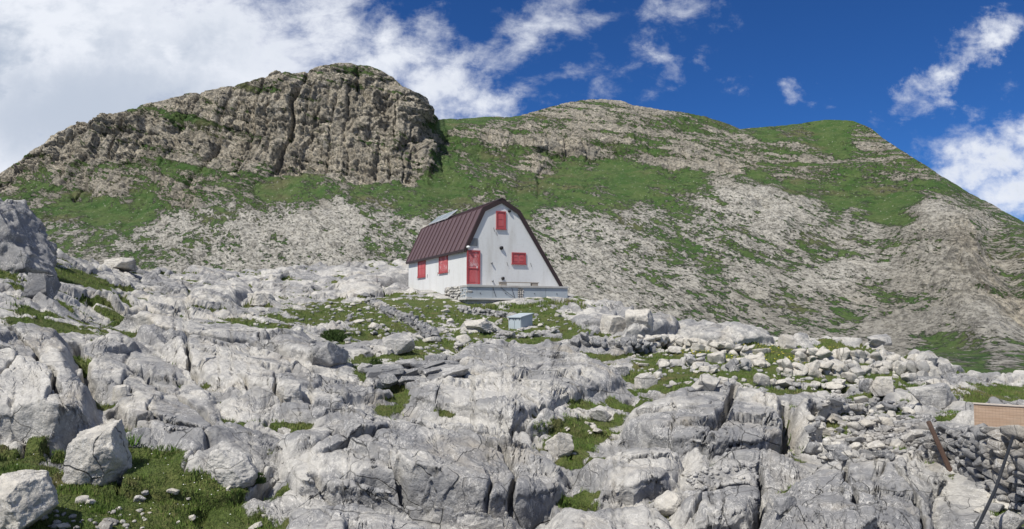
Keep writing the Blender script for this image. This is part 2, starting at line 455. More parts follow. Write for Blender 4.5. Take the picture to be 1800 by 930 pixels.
# hut plan (used here to level its ground)
HUT = Vector((-2.70, 43.8, 1.68))
HA = Vector((-0.407, 0.9134, 0)); HB = Vector((0.9134, 0.407, 0))
def hut_plan(t, l): return (HUT.x + HB.x * t + HA.x * l, HUT.y + HB.y * t + HA.y * l)
SLABS = [  # rocks that rise from the sheet: (outline, height, shoulder)
 ([(-80,600),(60,585),(128,600),(134,640),(160,700),(172,738),(90,744),(-80,748)], 0.62, 0.16),
 ([(145,610),(205,575),(330,645),(405,725),(355,775),(300,778),(228,742),(185,695),(152,645)], 0.28, 0.22),
 ([(215,560),(420,572),(545,598),(600,612),(598,642),(540,636),(430,606),(280,585)], 0.62, 0.28),
 ([(255,612),(420,608),(560,655),(650,668),(705,695),(560,716),(470,706),(380,676)], 0.42, 0.30),
 ([(470,720),(600,715),(720,735),(880,752),(900,765),(700,752),(560,748)], 0.35, 0.25),
 ([(715,702),(690,668),(820,622),(960,612),(1085,650),(1112,675),(1000,702),(905,748),(860,738)], 0.60, 0.45),
 ([(470,800),(560,762),(700,768),(880,775),(962,800),(1012,835),(960,885),(902,928),(760,915),(650,880),(520,858)], 0.52, 0.30),
 ([(500,890),(640,885),(780,935),(800,1010),(480,1010)], 0.36, 0.25),
 ([(1068,775),(1095,740),(1190,705),(1290,695),(1378,722),(1386,792),(1330,804),(1240,815),(1150,795)], 0.80, 0.30),
 ([(1010,820),(1100,805),(1196,808),(1202,852),(1130,873),(1050,862)], 0.45, 0.16),
 ([(1335,915),(1400,845),(1470,815),(1620,795),(1658,850),(1650,930),(1600,1010),(1340,1010)], 0.60, 0.28),
 ([(1180,868),(1310,835),(1345,858),(1330,925),(1200,935)], 0.36, 0.18),
 ([(955,905),(1180,885),(1185,1010),(950,1010)], 0.34, 0.2),
 ([(1652,880),(1700,880),(1722,910),(1700,1010),(1648,1010)], 0.30, 0.18),
 ([(1388,735),(1428,705),(1440,765),(1402,794)], 0.62, 0.16),
 ([(-120,470),(-120,432),(-20,428),(55,432),(88,448),(70,460)], 1.5, 0.8),
 ([(-120,445),(-60,420),(10,428),(40,440),(-20,450)], 2.3, 0.8),
 ([(1090,596),(1105,575),(1150,565),(1200,580),(1175,592)], 0.9, 0.35),
 ([(1200,596),(1260,582),(1330,588),(1370,602),(1290,606)], 0.7, 0.35),
 ([(1000,560),(1060,552),(1090,562),(1060,575),(1010,572)], 0.6, 0.3),
 ([(800,580),(830,566),(875,568),(880,580),(840,586)], 0.5, 0.25),
 ([(650,612),(690,596),(735,606),(730,618),(680,622)], 0.55, 0.3),
 ([(560,512),(640,490),(730,478),(730,496),(640,508)], 0.7, 0.5),
 ([(330,510),(430,500),(450,520),(400,540),(340,530)], 0.6, 0.4),
 ([(640,672),(720,650),(790,640),(800,655),(730,668),(660,684)], 0.5, 0.2),
]
FISS = [  # open cracks and undercuts: (line, depth, half width)
 ([(30,600),(72,632),(86,658),(106,684),(116,718)], .45, .05), ([(-40,742),(60,742),(120,748),(172,748)], .55, .16), ([(136,598),(150,640),(168,694)], .50, .10),
 ([(328,612),(334,645),(352,676)], .40, .06), ([(415,672),(470,708),(525,720)], .45, .06), ([(492,662),(482,708)], .35, .05), ([(238,645),(300,690),(372,735),(400,770)], .35, .07),
 ([(905,748),(955,732),(990,714)], .55, .16), ([(655,856),(740,886),(860,908),(952,894)], .60, .18), ([(698,848),(718,868),(764,874)], .45, .07), ([(838,764),(852,790),(872,806)], .45, .05),
 ([(1008,866),(1100,882),(1198,884)], .55, .15), ([(1332,832),(1342,872),(1322,940)], .45, .05), ([(1470,850),(1476,892),(1492,925)], .50, .04), ([(1588,854),(1645,866)], .45, .12),
 ([(1098,776),(1160,796),(1240,806)], .45, .07), ([(1238,800),(1268,752),(1282,704)], .40, .09), ([(1382,712),(1380,796)], .55, .10), ([(365,588),(470,602),(545,612)], .45, .08), ([(558,846),(604,884),(652,886)], .45, .07),
 ([(470,735),(560,760),(640,765)], .40, .06), ([(750,640),(800,655),(850,650)], .40, .10), ([(1000,690),(1060,702),(1110,690)], .40, .07), ([(1160,860),(1230,872),(1330,872)], .40, .06), ([(200,715),(260,760),(300,785)], .45, .08),
 ([(-20,640),(40,650),(84,655)], .35, .05), ([(880,800),(905,840),(900,900)], .40, .05), ([(1400,860),(1440,845),(1500,850)], .35, .04), ([(1560,870),(1600,905),(1610,960)], .40, .05),
]
# turf: patches traced on the ground, with ragged edges
TURF = [
 ([(-90,752),(85,752),(105,775),(150,790),(232,785),(330,800),(352,826),(455,826),(492,880),(530,935),(560,1020),(-90,1020)], 1.0),
 ([(140,668),(172,672),(202,712),(168,716)], 1.0),
 ([(915,775),(1000,728),(1090,712),(1122,718),(1070,772),(1050,795),(1000,804)], 1.0),
 ([(598,636),(650,645),(690,668),(812,655),(802,672),(740,698),(662,698),(640,688)], 1.0),
 ([(258,648),(300,668),(372,718),(345,716),(278,686)], 0.8),
 ([(380,552),(560,528),(700,514),(820,528),(1000,538),(1010,556),(900,566),(760,575),(640,600),(595,612),(585,575),(450,556)], 0.70),
 ([(1060,655),(1110,612),(1300,600),(1560,606),(1640,648),(1640,690),(1500,660),(1300,680),(1150,692)], 0.86),
 ([(-60,470),(90,470),(150,490),(210,512),(120,512),(-60,490)], 0.72),
 ([(1640,822),(1690,828),(1760,878),(1830,910),(1850,1020),(1720,1020),(1735,900),(1700,866),(1650,852)], 1.0),
 ([(1640,690),(1700,664),(1850,668),(1850,712),(1740,708)], 0.85),
 ([(1560,690),(1650,680),(1700,705),(1600,712)], 0.6),
 ([(360,578),(420,580),(415,590),(370,588)], 0.9),
 ([(1040,545),(1000,520),(1020,515),(1060,540)], 0.8),
 ([(300,560),(440,552),(560,590),(540,606),(420,596),(300,590)], 0.55),
 ([(820,548),(1010,548),(1060,590),(940,612),(800,600)], 0.70),
 ([(640,606),(760,575),(870,575),(870,600),(760,630),(650,640)], 0.66),
 ([(-60,540),(60,530),(200,560),(260,600),(160,600),(-60,590)], 0.54),
 ([(560,590),(620,590),(610,605),(570,602)], 0.9),
 ([(640,700),(720,690),(735,706),(660,714)], 0.95), ([(1440,592),(1560,600),(1560,618),(1420,608)], 0.9), ([(50,458),(150,474),(215,502),(190,512),(120,494)], 0.95), ([(965,686),(985,680),(1004,704),(985,708)], 0.95),
 ([(1236,808),(1262,814),(1258,838),(1236,832)], 0.95), ([(1380,646),(1480,658),(1480,672),(1380,666)], 0.95), ([(430,560),(520,566),(515,578),(430,572)], 0.95), ([(1130,650),(1230,640),(1300,652),(1200,672)], 0.95),
]
FISS_P = [(poly(p), d, w) for p, d, w in FISS]
SLAB_P = [(poly(p), h, w) for p, h, w in SLABS]; TURF_P = [(poly(p), d) for p, d in TURF]

CALM_P = [poly(p) for p in ([(878,610),(955,610),(962,560),(870,560)], [(540,620),(640,620),(640,585),(545,585)], [(1640,960),(1900,960),(1900,790),(1690,770),(1620,790)])]

def terrain(S):
    BX, BY, BZ = base_grid(S)
    hut_sd = poly_sd(BX, BY, [hut_plan(-0.6, -1.6), hut_plan(7.2, -1.6), hut_plan(7.2, 13), hut_plan(-0.6, 13)])

    wx = BX + 0.55 * fbm2(BX * 0.45, BY * 0.45, 3, 1); wy = BY + 0.55 * fbm2(BX * 0.45 + 9, BY * 0.45, 3, 2)
    wx += 0.05 * fbm2(BX * 2.0, BY * 2.0, 3, 3); wy += 0.05 * fbm2(BX * 2.0 + 5, BY * 2.0, 3, 4)
    c3, s3 = math.cos(0.5), math.sin(0.5)
    rx = wx * c3 + wy * s3; ry = -wx * s3 + wy * c3
    H = np.zeros_like(BX)
    broken = sstep(-0.15, 0.35, fbm2(BX * 0.22, BY * 0.22, 3, 21)) * (1 - 0.5 * sstep(3, -3, BX) * sstep(9, 12, BY) * sstep(26, 18, BY))
    far = sstep(16, 30, BY)
    inslab = np.zeros_like(BX); slabh = np.zeros_like(BX); edgem = np.zeros_like(BX)
    dwx = BX + 0.26 * fbm2(BX * 0.8, BY * 0.8, 3, 31); dwy = BY + 0.26 * fbm2(BX * 0.8, BY * 0.8 + 4, 3, 32)
    for P, hh, w in SLAB_P:
        a = np.array(P); cx, cy = a.mean(0)
        x0, y0 = a.min(0) - 2.5; x1, y1 = a.max(0) + 2.5
        sel = np.where((BX > x0) & (BX < x1) & (BY > y0) & (BY < y1))
        sd = poly_sd(dwx[sel], dwy[sel], P)
        up = np.clip(1 - np.exp(-np.clip(sd, 0, None) / (w * 0.55)), 0, 1) - 0.34 * np.exp(-np.abs(sd) / 0.12) * (sd < 0.15)
        hh = hh * (0.70 if hh < 1.2 else 1.0)
        slabh[sel] = np.maximum(slabh[sel], up * hh) + np.minimum(up, 0) * hh
        edgem[sel] = np.maximum(edgem[sel], np.exp(-((sd - 0.05) / 0.20) ** 2))
        if hh < 1.2: inslab[sel] = np.maximum(inslab[sel], sstep(-0.15, 0.2, sd))
    # jointed bedrock: large blocks, smaller blocks, rubble
    gap, rnd, ox, oy = voro2(rx * 0.26, ry * 0.42, 3)
    h1 = (rnd[..., 0] - 0.5) * 0.46 + (rnd[..., 1] - 0.5) * ox * 1.15 + (rnd[..., 2] - 0.35) * oy * 0.85 - 0.55 * (1 - sstep(0.004, 0.034, gap)) - 0.10 * np.exp(-gap / 0.07)
    H += h1 * (1 - 0.85 * inslab)
    crev = np.exp(-gap / 0.09) * (1 - inslab)
    fres = np.ones_like(H); fres[:, 1:] = 1 / (1 + (np.abs(np.diff(BY, axis=1)) / 0.16) ** 2)
    T = (0.6 * H + 0.17 * BX + 0.11 * BY + 0.40 * fbm2(BX * 0.28, BY * 0.28, 3, 66) + 0.035 * fbm2(BX * 1.8, BY * 1.8, 3, 68)) / 0.34
    fr = T - np.floor(T); stair = np.floor(T) + sstep(0.80, 0.98, fr)
    H += 0.34 * (stair - T) * (0.85 - 0.60 * inslab) * sstep(-0.35, 0.15, fbm2(BX * 0.25, BY * 0.25, 3, 67)) * (0.25 + 0.75 * fres)
    # tilted beds: each rises to a scarp that faces the viewer's left, long joints between them
    lw = fbm2(BX * 0.22, BY * 0.22, 3, 101)
    for ang, L, A, sd0 in ((0.86, 2.7, 0.40, 0), (0.50, 1.25, 0.15, 7)):
        nx, ny = math.sin(ang), math.cos(ang)
        tt_ = (BX * nx + BY * ny) / L + 0.75 * lw + 0.10 * fbm2(BX * 1.0, BY * 1.0, 2, 102 + sd0)
        fr = tt_ - np.floor(tt_)
        amp = RT[PERM[(np.floor(tt_).astype(np.int32) + sd0) & 255], 0]
        along = sstep(-0.25, 0.25, fbm2((BX * ny - BY * nx) * 0.22, np.floor(tt_) * 3.7, 2, 103 + sd0))
        H += A * (0.35 + amp) * along * (sstep(0.0, 0.06, fr) * (1 - fr) - 0.45) * (1 - 0.45 * inslab) / (1 + (BY / 40) ** 4)
    gap, rnd, ox, oy = voro2(rx * 0.85, ry * 1.25, 7)
    h2 = (rnd[..., 0] - 0.5) * 0.26 + (rnd[..., 1] - 0.5) * ox * 0.6 + (rnd[..., 2] - 0.4) * oy * 0.65 - 0.20 * (1 - sstep(0.01, 0.06, gap))
    H += h2 * (0.12 + 0.70 * broken) * (1 - 0.75 * inslab) * (1 + 0.5 * far)
    gap, rnd, ox, oy = voro2(rx * 2.6 + 3, ry * 3.4, 9)
    h3 = (rnd[..., 0] - 0.5) * 0.10 + (rnd[..., 1] - 0.5) * ox * 0.16 - 0.05 * np.exp(-gap / 0.10)
    H += h3 * (0.06 + 0.94 * broken * sstep(-0.1, 0.3, fbm2(BX * 0.6, BY * 0.6, 3, 41))) * (1 - 0.85 * inslab) * (1 + 0.8 * far) / (1 + (BY / 45) ** 4)
    # joints across the slabs
    gap, rnd, ox, oy = voro2(wx * 0.55 + 11, wy * 0.75, 15)
    H += inslab * ((rnd[..., 0] - 0.5) * 0.10 + (rnd[..., 1] - 0.5) * ox * 0.42 + (rnd[..., 2] - 0.5) * oy * 0.32 - 0.38 * (1 - sstep(0.003, 0.022, gap)) * sstep(-0.1, 0.15, fbm2(BX * 0.5, BY * 0.5, 2, 55)))
    H *= (1 - 0.8 * edgem)
    H += slabh
    H += 0.12 * fbm2(BX * 0.35, BY * 0.35, 2, 61) + (0.035 * fbm2(rx * 1.1, ry * 1.9, 3, 62, ridged=True) + 0.009 * fbm2(rx * 4, ry * 5, 3, 63, ridged=True) * (BY < 30)) / (1 + (BY / 40) ** 4)
    H += far * (0.20 * fbm2(rx * 0.5, ry * 0.8, 4, 64, ridged=True))
    H -= 0.10
    calm = np.zeros_like(BX)
    for P, dens in TURF_P:
        if dens < 0.9 and dens > .5: calm = np.maximum(calm, sstep(-0.5, 1.5, poly_sd(BX, BY, P)))
    for P in CALM_P: calm = np.maximum(calm, 1.6 * sstep(-0.6, 0.6, poly_sd(BX, BY, P)))
    H *= (1 - 0.62 * calm)
    turf = np.zeros_like(BX)
    tw = 0.45 * fbm2(BX * 0.9, BY * 0.9, 3, 71) + 0.08 * fbm2(BX * 2.6, BY * 2.6, 2, 72)
    pn = 0.5 + 0.95 * fbm2(BX * 0.85, BY * 0.55, 5, 73, 0.65)
    for P, dens in TURF_P:
        sc = 0.45 if dens >= 0.9 else 1.2
        sd = poly_sd(BX, BY, P) + tw * (0.8 if dens >= 0.9 else 2.0)
        m = sstep(-0.1, sc, sd)
        turf = np.maximum(turf, m * sstep(1 - dens - 0.08, 1 - dens + 0.08, pn) if dens < 0.95 else m)
    turf *= (1 - 0.9 * sstep(0.25, 0.5, inslab * (slabh > 0.12)))
    turf = np.maximum(turf, sstep(0.28, 0.62, crev * (0.65 + 0.9 * fbm2(BX * 0.5, BY * 0.5, 3, 77))) * sstep(11, 17, BY))
    pk = fbm2(rx * 0.55, ry * 0.95, 4, 161, 0.55)
    low = sstep(0.10, -0.16, H) * (1 - sstep(0.1, 0.3, slabh))
    turf = np.maximum(turf, sstep(0.10, 0.24, pk) * low * sstep(8.5, 11, BY) * (1 - 0.4 * sstep(45, 60, BY)))
    turf[:, -NB:] = np.maximum(turf[:, -NB:], 0.4)
    H = H * (1 - 0.72 * turf) + turf * (-0.10 + 0.05 * fbm2(BX * 2.2, BY * 2.2, 4, 81))
    H = blur_rows(H, 1, 0).astype(F32)
    fx = BX + 0.10 * fbm2(BX * 1.7, BY * 1.7, 3, 141); fy = BY + 0.10 * fbm2(BX * 1.7 + 3, BY * 1.7, 3, 142)
    for P, dp, w in FISS_P:
        a = np.array(P); x0, y0 = a.min(0) - 1; x1, y1 = a.max(0) + 1
        sel = np.where((BX > x0) & (BX < x1) & (BY > y0) & (BY < y1))
        if len(sel[0]) == 0: continue
        xx, yy = fx[sel], fy[sel]; d2 = np.full(xx.shape, 9.0, F32)
        for (ax, ay), (bx_, by_) in zip(P, P[1:]):
            ex, ey = bx_ - ax, by_ - ay
            t = np.clip(((xx - ax) * ex + (yy - ay) * ey) / (ex * ex + ey * ey + 1e-9), 0, 1)
            d2 = np.minimum(d2, (xx - ax - t * ex) ** 2 + (yy - ay - t * ey) ** 2)
        H[sel] -= dp * (1 - sstep(0.35 * w, 1.3 * w, np.sqrt(d2))) * (1 - turf[sel])
    lev = sstep(-1.2, 0.3, hut_sd)
    H *= (1 - 0.85 * lev)
    lean_x, lean_y, lean_z = 0.08, -0.20, 0.98
    wh = np.clip(H, -0.6, 1.4)
    GX = BX + lean_x * wh; GY = BY + lean_y * wh - 0.42 * np.clip(slabh, 0, 0.9) * (1 - turf); GZ = BZ + lean_z * H
    plat = sstep(-1.0, 0.2, poly_sd(BX, BY, [hut_plan(-0.3, 0.1), hut_plan(6.6, 0.1), hut_plan(6.6, 12.6), hut_plan(-0.3, 12.6)]))
    GZ = GZ * (1 - plat) + np.minimum(GZ, HUT.z - 0.12) * plat
    return GX, GY, GZ, turf

# first pass, then rows re-spaced so that steep faces get their share, then the real sheet
S1 = np.repeat(np.concatenate([np.linspace(0, 0.40, 90, endpoint=False), np.linspace(0.40, 1, 460)])[None], len(NPX), 0)
gx1, gy1, gz1, _t = terrain(S1)
n1 = S1.shape[1]
seg = np.sqrt(np.diff(gy1[:, :n1], axis=1) ** 2 * 0.12 + np.diff(gz1[:, :n1], axis=1) ** 2) / gy1[:, 1:n1] + 0.25 / n1 * 0.6
seg = np.minimum(seg, 0.016)
seg = blur_rows(blur_rows(seg, 2, 0), 1, 1)
cum = np.concatenate([np.zeros((len(NPX), 1)), np.cumsum(seg, 1)], 1); cum /= cum[:, -1:]
NS = 1000
tt = np.linspace(0, 1, NS)
S2 = np.stack([np.interp(tt, cum[i], S1[i]) for i in range(len(NPX))])
GX, GY, GZ, turf = terrain(S2)
gi = np.stack([np.gradient(A, axis=0) for A in (GX, GY, GZ)], -1); gj = np.stack([np.gradient(A, axis=1) for A in (GX, GY, GZ)], -1)
NN = np.cross(gi, gj); NN /= np.linalg.norm(NN, axis=-1, keepdims=True) + 1e-9
NN = np.where(NN[..., 2:3] < 0, -NN, NN)
res = np.linalg.norm(gj, axis=-1)
fin = 1 / (1 + (res / 0.10) ** 2)
DD = (1 - turf) * (0.045 * fbm3(GX * 0.9, GY * 0.9, GZ * 1.3, 3, 17, 0.45) + 0.022 * fin * fbm3(GX * 2.6, GY * 2.6, GZ * 3.4, 3, 27, 0.5, True) + 0.008 * fin * fbm3(GX * 8, GY * 8, GZ * 10, 3, 37))
GX = GX + NN[..., 0] * DD; GY = GY + NN[..., 1] * DD; GZ = GZ + NN[..., 2] * DD
del gi, gj, NN, DD, gx1, gy1, gz1
NC, NR = GX.shape
ground = np_mesh('ground', np.stack([GX.ravel(), GY.ravel(), GZ.ravel()], 1), grid_faces(NC, NR), ROCK)
attr(ground, 'grass', turf)
tag(ground, kind='structure')
GPX, GPY = proj(GX, GY, GZ)
NORM = np.zeros(2)
vis_rows = NR - NB

def surf_at(px, py, tol=2.5):
    """point of the finished ground that the photo pixel shows"""
    d = (GPX[:, :vis_rows] - px) ** 2 + (GPY[:, :vis_rows] - py) ** 2
    k = np.where(d.ravel() < tol * tol)[0]
    if len(k) == 0: k = np.array([int(np.argmin(d))])
    yy = GY[:, :vis_rows].ravel()[k]
    k = k[int(np.argmin(yy))]
    i, j = divmod(int(k), vis_rows)
    return Vector((float(GX[i, j]), float(GY[i, j]), float(GZ[i, j]))), (i, j)

# ------------------------------------------------------------------ mountain behind
SKY = [(-700,470),(-300,400),(-120,345),(0,305),(35,283),(60,265),(110,240),(150,219),(165,226),(200,208),(250,186),(300,172),(330,165),(380,158),(400,153),(440,141),(462,133),(485,123),(508,130),(525,128),(560,117),(610,110),(650,115),(690,134),(708,152),(735,164),(750,174),(757,200),(764,211),(800,210),(870,207),(910,205),(960,190),(1000,180),(1040,175),(1090,178),(1130,188),(1180,195),(1240,205),(1280,219),(1300,228),(1380,221),(1450,211),(1500,213),(1530,225),(1560,249),(1620,288),(1700,338),(1800,391),(1900,440),(2100,520),(2500,600)]
MC = {
 -700: [(560,190),(500,220),(480,250),(470,280)],
 -150: [(540,190),(450,235),(390,285),(365,330),(353,345)],
 0:    [(520,200),(440,240),(380,290),(345,330),(325,350),(305,365)],
 150:  [(540,190),(470,225),(400,280),(345,330),(310,352),(300,358),(219,378)],
 260:  [(540,190),(470,230),(400,285),(350,325),(310,350),(295,358),(183,385)],
 400:  [(560,185),(470,240),(360,300),(335,325),(325,328),(305,340),(290,350),(153,388)],
 500:  [(560,185),(470,240),(365,300),(335,330),(300,352),(126,392)],
 600:  [(560,185),(470,240),(360,300),(320,335),(310,350),(111,400)],
 700:  [(560,185),(480,235),(370,300),(325,340),(310,352),(145,402)],
 748:  [(560,185),(480,235),(370,300),(320,350),(305,360),(173,404)],
 772:  [(570,185),(490,230),(380,300),(310,370),(285,400),(260,430),(211,520)],
 900:  [(580,180),(500,225),(380,300),(310,400),(285,430),(265,440),(225,490),(205,530)],
 1050: [(590,180),(530,210),(380,300),(330,360),(290,440),(235,470),(175,540)],
 1180: [(610,175),(540,210),(390,300),(320,380),(290,430),(250,470),(195,540)],
 1300: [(630,170),(560,205),(430,265),(345,320),(310,420),(270,460),(228,540)],
 1450: [(660,140),(580,190),(500,235),(400,290),(350,350),(300,420),(211,520)],
 1550: [(700,75),(640,125),(600,175),(500,230),(420,270),(370,320),(300,400),(243,470)],
 1640: [(720,50),(660,85),(610,150),(560,180),(450,225),(400,250),(378,265),(355,310),(301,390)],
 1720: [(740,45),(670,75),(620,120),(570,160),(480,205),(430,235),(400,270),(350,370)],
 1800: [(760,42),(680,65),(630,105),(580,150),(500,185),(450,220),(420,260),(391,320)],
 2500: [(800,40),(740,60),(680,110),(640,150),(620,200),(600,260)],
}
mp = np.array(sorted(MC), float)
mbot = np.array([MC[int(p)][0][0] for p in mp], float)
PYG = np.arange(90, 821, 3.0)
mt = np.array([np.interp(PYG, [y for y, _ in MC[int(p)]][::-1], np.log([v for _, v in MC[int(p)]])[::-1]) for p in mp])
MT = np.stack([np.interp(PXG, mp, mt[:, j]) for j in range(len(PYG))], 1)
MT = blur_rows(blur_rows(MT, 1, 0), 2, 1)
def m_depth(px, py):
    i = np.clip((px + 700) / 10.0, 0, len(PXG) - 1.001); j = np.clip((py - 90) / 3.0, 0, len(PYG) - 1.001)
    i0 = i.astype(int); j0 = j.astype(int); a = i - i0; b = j - j0
    return np.exp(MT[i0, j0] * (1 - a) * (1 - b) + MT[i0 + 1, j0] * a * (1 - b) + MT[i0, j0 + 1] * (1 - a) * b + MT[i0 + 1, j0 + 1] * a * b)
MPX = np.concatenate([np.linspace(-560, -60, 120, endpoint=False), np.linspace(-60, 1860, 1150, endpoint=False), np.linspace(1860, 2360, 120)])
MR = 560
P2, S2 = np.meshgrid(MPX, np.linspace(0, 1, MR), indexing='ij')
top = np.interp(P2, [a for a, _ in SKY], [b for _, b in SKY]); bot = np.interp(P2, mp, mbot)
MY2 = bot - S2 * (bot - top)
Yd = m_depth(P2, MY2)
q, e = qe(P2, MY2)
VX, VY, VZ = q * Yd, Yd, e * Yd
kk = np.linspace(0, 1, 31)[1:]
VX = np.concatenate([VX, VX[:, -1:] * (1 + 0.5 * kk)], 1); VZ = np.concatenate([VZ, VZ[:, -1:] - 170 * kk ** 1.3], 1); VY = np.concatenate([VY, VY[:, -1:] * (1 + 0.5 * kk)], 1)
P3 = np.concatenate([P2, np.repeat(P2[:, -1:], 30, 1)], 1); Q3 = np.concatenate([MY2, np.repeat(MY2[:, -1:], 30, 1)], 1)
V = np.stack([VX, VY, VZ], -1)
gi = np.gradient(V, axis=0); gj = np.gradient(V, axis=1)
N = np.cross(gi, gj); N /= np.linalg.norm(N, axis=-1, keepdims=True) + 1e-9
N = np.where(N[..., 2:3] < 0, -N, N)
N[:, MR - 6:] = N[:, MR - 7:MR - 6]
for a in range(3): N[..., a] = blur_rows(N[..., a], 8, 0)
N /= np.linalg.norm(N, axis=-1, keepdims=True)
# land cover on the slope: (px, py, turf share, brown cliff, pale slab)
LC = [
 (0,320,.25,.8,0),(0,350,.75,.3,0),(60,290,.2,1,0),(120,265,.12,1,0),(120,300,.2,.9,0),(60,330,.8,.3,0),(150,235,.2,1,0),(220,230,.15,1,0),(220,280,.25,.9,0),(250,200,.45,.8,0),
 (300,240,.15,1,0),(330,190,.3,1,0),(350,260,.18,1,0),(420,170,.35,1,0),(430,220,.12,1,0),(440,270,.2,1,0),(500,150,.15,1,0),(500,230,.08,1,0),(500,280,.15,1,0),
 (560,140,.2,1,0),(580,200,.1,1,0),(580,280,.08,1,0),(620,120,.3,.9,0),(640,170,.15,1,0),(660,240,.1,1,0),(680,290,.08,1,0),(720,190,.15,1,0),(735,250,.15,1,0),(720,300,.12,1,0),(640,310,.15,1,0),
 (320,215,.6,.8,0),(300,310,.72,.4,0),(230,310,.62,.5,0),(370,295,.62,.5,0),(200,335,.35,.6,.1),(120,340,.45,.5,.1),(300,335,.3,.8,0),(400,310,.3,.8,0),(460,310,.62,.4,0),(540,320,.8,.2,0),(330,350,.35,.8,0),(410,345,.55,.4,0),
 (260,360,.85,.1,0),(130,365,.85,.2,0),(60,375,.7,.2,.2),(170,385,.9,.1,.2),(480,345,.85,.1,0),(560,345,.72,.1,.1),(640,340,.75,.1,.1),(700,330,.85,.1,0),
 (200,410,.55,0,.8),(120,410,.65,0,.6),(260,430,.38,0,.85),(330,400,.42,0,.9),(240,390,.8,0,.4),(400,380,.45,0,.9),(420,420,.28,0,1),(400,450,.4,0,.9),(500,380,.32,0,1),(540,410,.2,0,1),(600,380,.3,0,1),(620,430,.22,0,1),(680,390,.4,0,.9),(700,430,.35,0,.9),(560,455,.35,0,.9),(660,460,.55,0,.7),(300,470,.4,0,.8),
 (720,360,.8,.1,.2),(690,350,.6,.1,.6),(740,400,.4,0,.9),(760,330,.85,.1,0),(800,330,.9,.1,0),
 (780,230,.9,.2,0),(830,225,.75,.3,0),(880,225,.6,.3,.1),(800,260,.6,.5,.2),(860,265,.25,.7,.2),(900,290,.75,.3,0),(840,290,.85,.2,0),(820,310,.55,.3,.2),(870,350,.55,.3,.3),(780,290,.85,.2,0),
 (960,215,.5,.5,.1),(1000,200,.42,.5,.15),(1050,195,.42,.4,.2),(1050,230,.45,.5,.1),(960,250,.28,.6,.2),(1000,275,.15,.8,.1),(1060,260,.3,.6,.3),(950,285,.25,.8,.1),(1100,210,.48,.4,.15),(1150,230,.5,.4,.15),(1200,240,.5,.4,.15),(1150,270,.5,.4,.2),(1200,280,.3,.5,.3),(1270,260,.45,.4,.2),(1300,295,.2,.6,.3),(1240,215,.45,.4,.2),(1310,250,.4,.4,.3),
 (1000,310,.85,.1,0),(1080,300,.88,.1,0),(1000,340,.8,.2,.1),(1100,335,.9,.1,0),(1200,320,.85,.2,.1),(1060,360,.65,.1,.4),(930,340,.8,.2,.1),(930,370,.85,0,.1),(960,390,.6,0,.8),
 (1340,240,.85,.2,0),(1400,235,.7,.2,.2),(1460,225,.95,.1,0),(1390,270,.6,.4,.3),(1480,260,.85,.2,.1),(1520,240,.55,.4,.2),(1400,300,.4,.5,.3),(1330,310,.8,.2,.1),(1450,300,.55,.4,.2),(1540,280,.5,.4,.3),(1600,310,.6,.4,.2),(1500,330,.8,.2,.1),(1400,330,.85,.1,.1),(1590,350,.85,.1,.1),(1550,380,.95,.1,0),(1660,340,.7,.2,.2),(1700,370,.75,.1,.2),(1750,385,.55,.1,.5),(1600,400,.92,.1,0),(1480,360,.9,.1,.1),(1500,380,.7,.1,.5),
 (1000,400,.3,0,.95),(1060,420,.25,0,1),(1000,450,.35,0,.9),(1060,480,.4,0,.8),(1130,400,.5,0,.8),(1150,440,.38,0,.9),(1200,390,.6,0,.6),(1240,400,.5,0,.8),(1280,370,.3,0,1),(1330,360,.1,0,1),(1360,390,.02,0,1),(1380,380,.05,0,1),(1410,400,.5,0,.7),(1340,410,.3,0,.9),(1300,425,.4,0,.8),(1270,440,.55,0,.7),(1210,430,.75,0,.5),(1180,460,.65,0,.6),(1250,465,.7,0,.5),(1320,450,.6,0,.6),(1430,380,.4,0,.7),(1480,400,.5,0,.5),(1530,410,.5,0,.5),(1570,440,.6,.1,.4),(1500,440,.7,.1,.4),(1420,450,.65,.1,.4),(1380,470,.75,.1,.3),
 (1100,500,.35,0,.85),(1200,500,.38,0,.8),(1150,530,.4,0,.7),(1100,530,.4,0,.8),(1250,525,.6,0,.4),(1300,490,.42,0,.7),(1400,500,.35,0,.8),(1450,510,.15,0,.95),(1480,500,.1,0,.95),(1550,490,.25,0,.8),(1600,500,.3,.2,.6),(1400,540,.7,.2,.2),(1320,545,.65,.2,.3),(1450,545,.55,.4,.2),(1520,530,.4,.5,.3),(1580,545,.6,.2,.2),
 (1590,575,-.2,.0,.40),(1530,580,0,0,.40),(1650,580,-.1,0,.45),(1680,585,.4,.1,.4),(1620,550,.7,.1,.3),(1500,570,.75,.1,.2),(1480,590,.5,0,.3),
 (1640,380,.0,.1,.9),(1660,390,.05,.2,.9),(1690,385,.15,.1,.9),(1650,410,.2,.1,.8),(1730,395,.3,.1,.7),(1610,420,.4,.1,.6),(1640,430,.42,.2,.5),(1690,400,.55,.3,.3),(1720,410,.75,.2,.2),(1680,440,.2,.5,.5),(1700,470,.1,.7,.3),(1660,480,.25,.2,.7),(1620,460,.35,.1,.6),(1740,440,.6,.2,.4),(1790,440,.6,.2,.5),(1780,480,.5,.2,.5),(1740,500,.1,.6,.4),(1780,530,.3,.8,.3),(1690,520,.25,.2,.6),(1750,550,.5,.4,.3),(1660,540,.6,.2,.4),
 (1700,605,.6,0,.4),(1660,620,.7,0,.2),(1750,590,.2,.1,.7),(1710,585,.15,.1,.7),(1780,620,.45,.0,.5),(1760,640,.4,0,.5),(1790,660,.7,0,.2),(1720,640,.75,0,.2),(1700,670,.85,0,.2),(1800,690,.9,0,.1),(-200,400,.5,.4,.4),(1900,480,.7,.2,.3),(1900,600,.7,.2,.3),
]
lc = np.array(LC, F32)
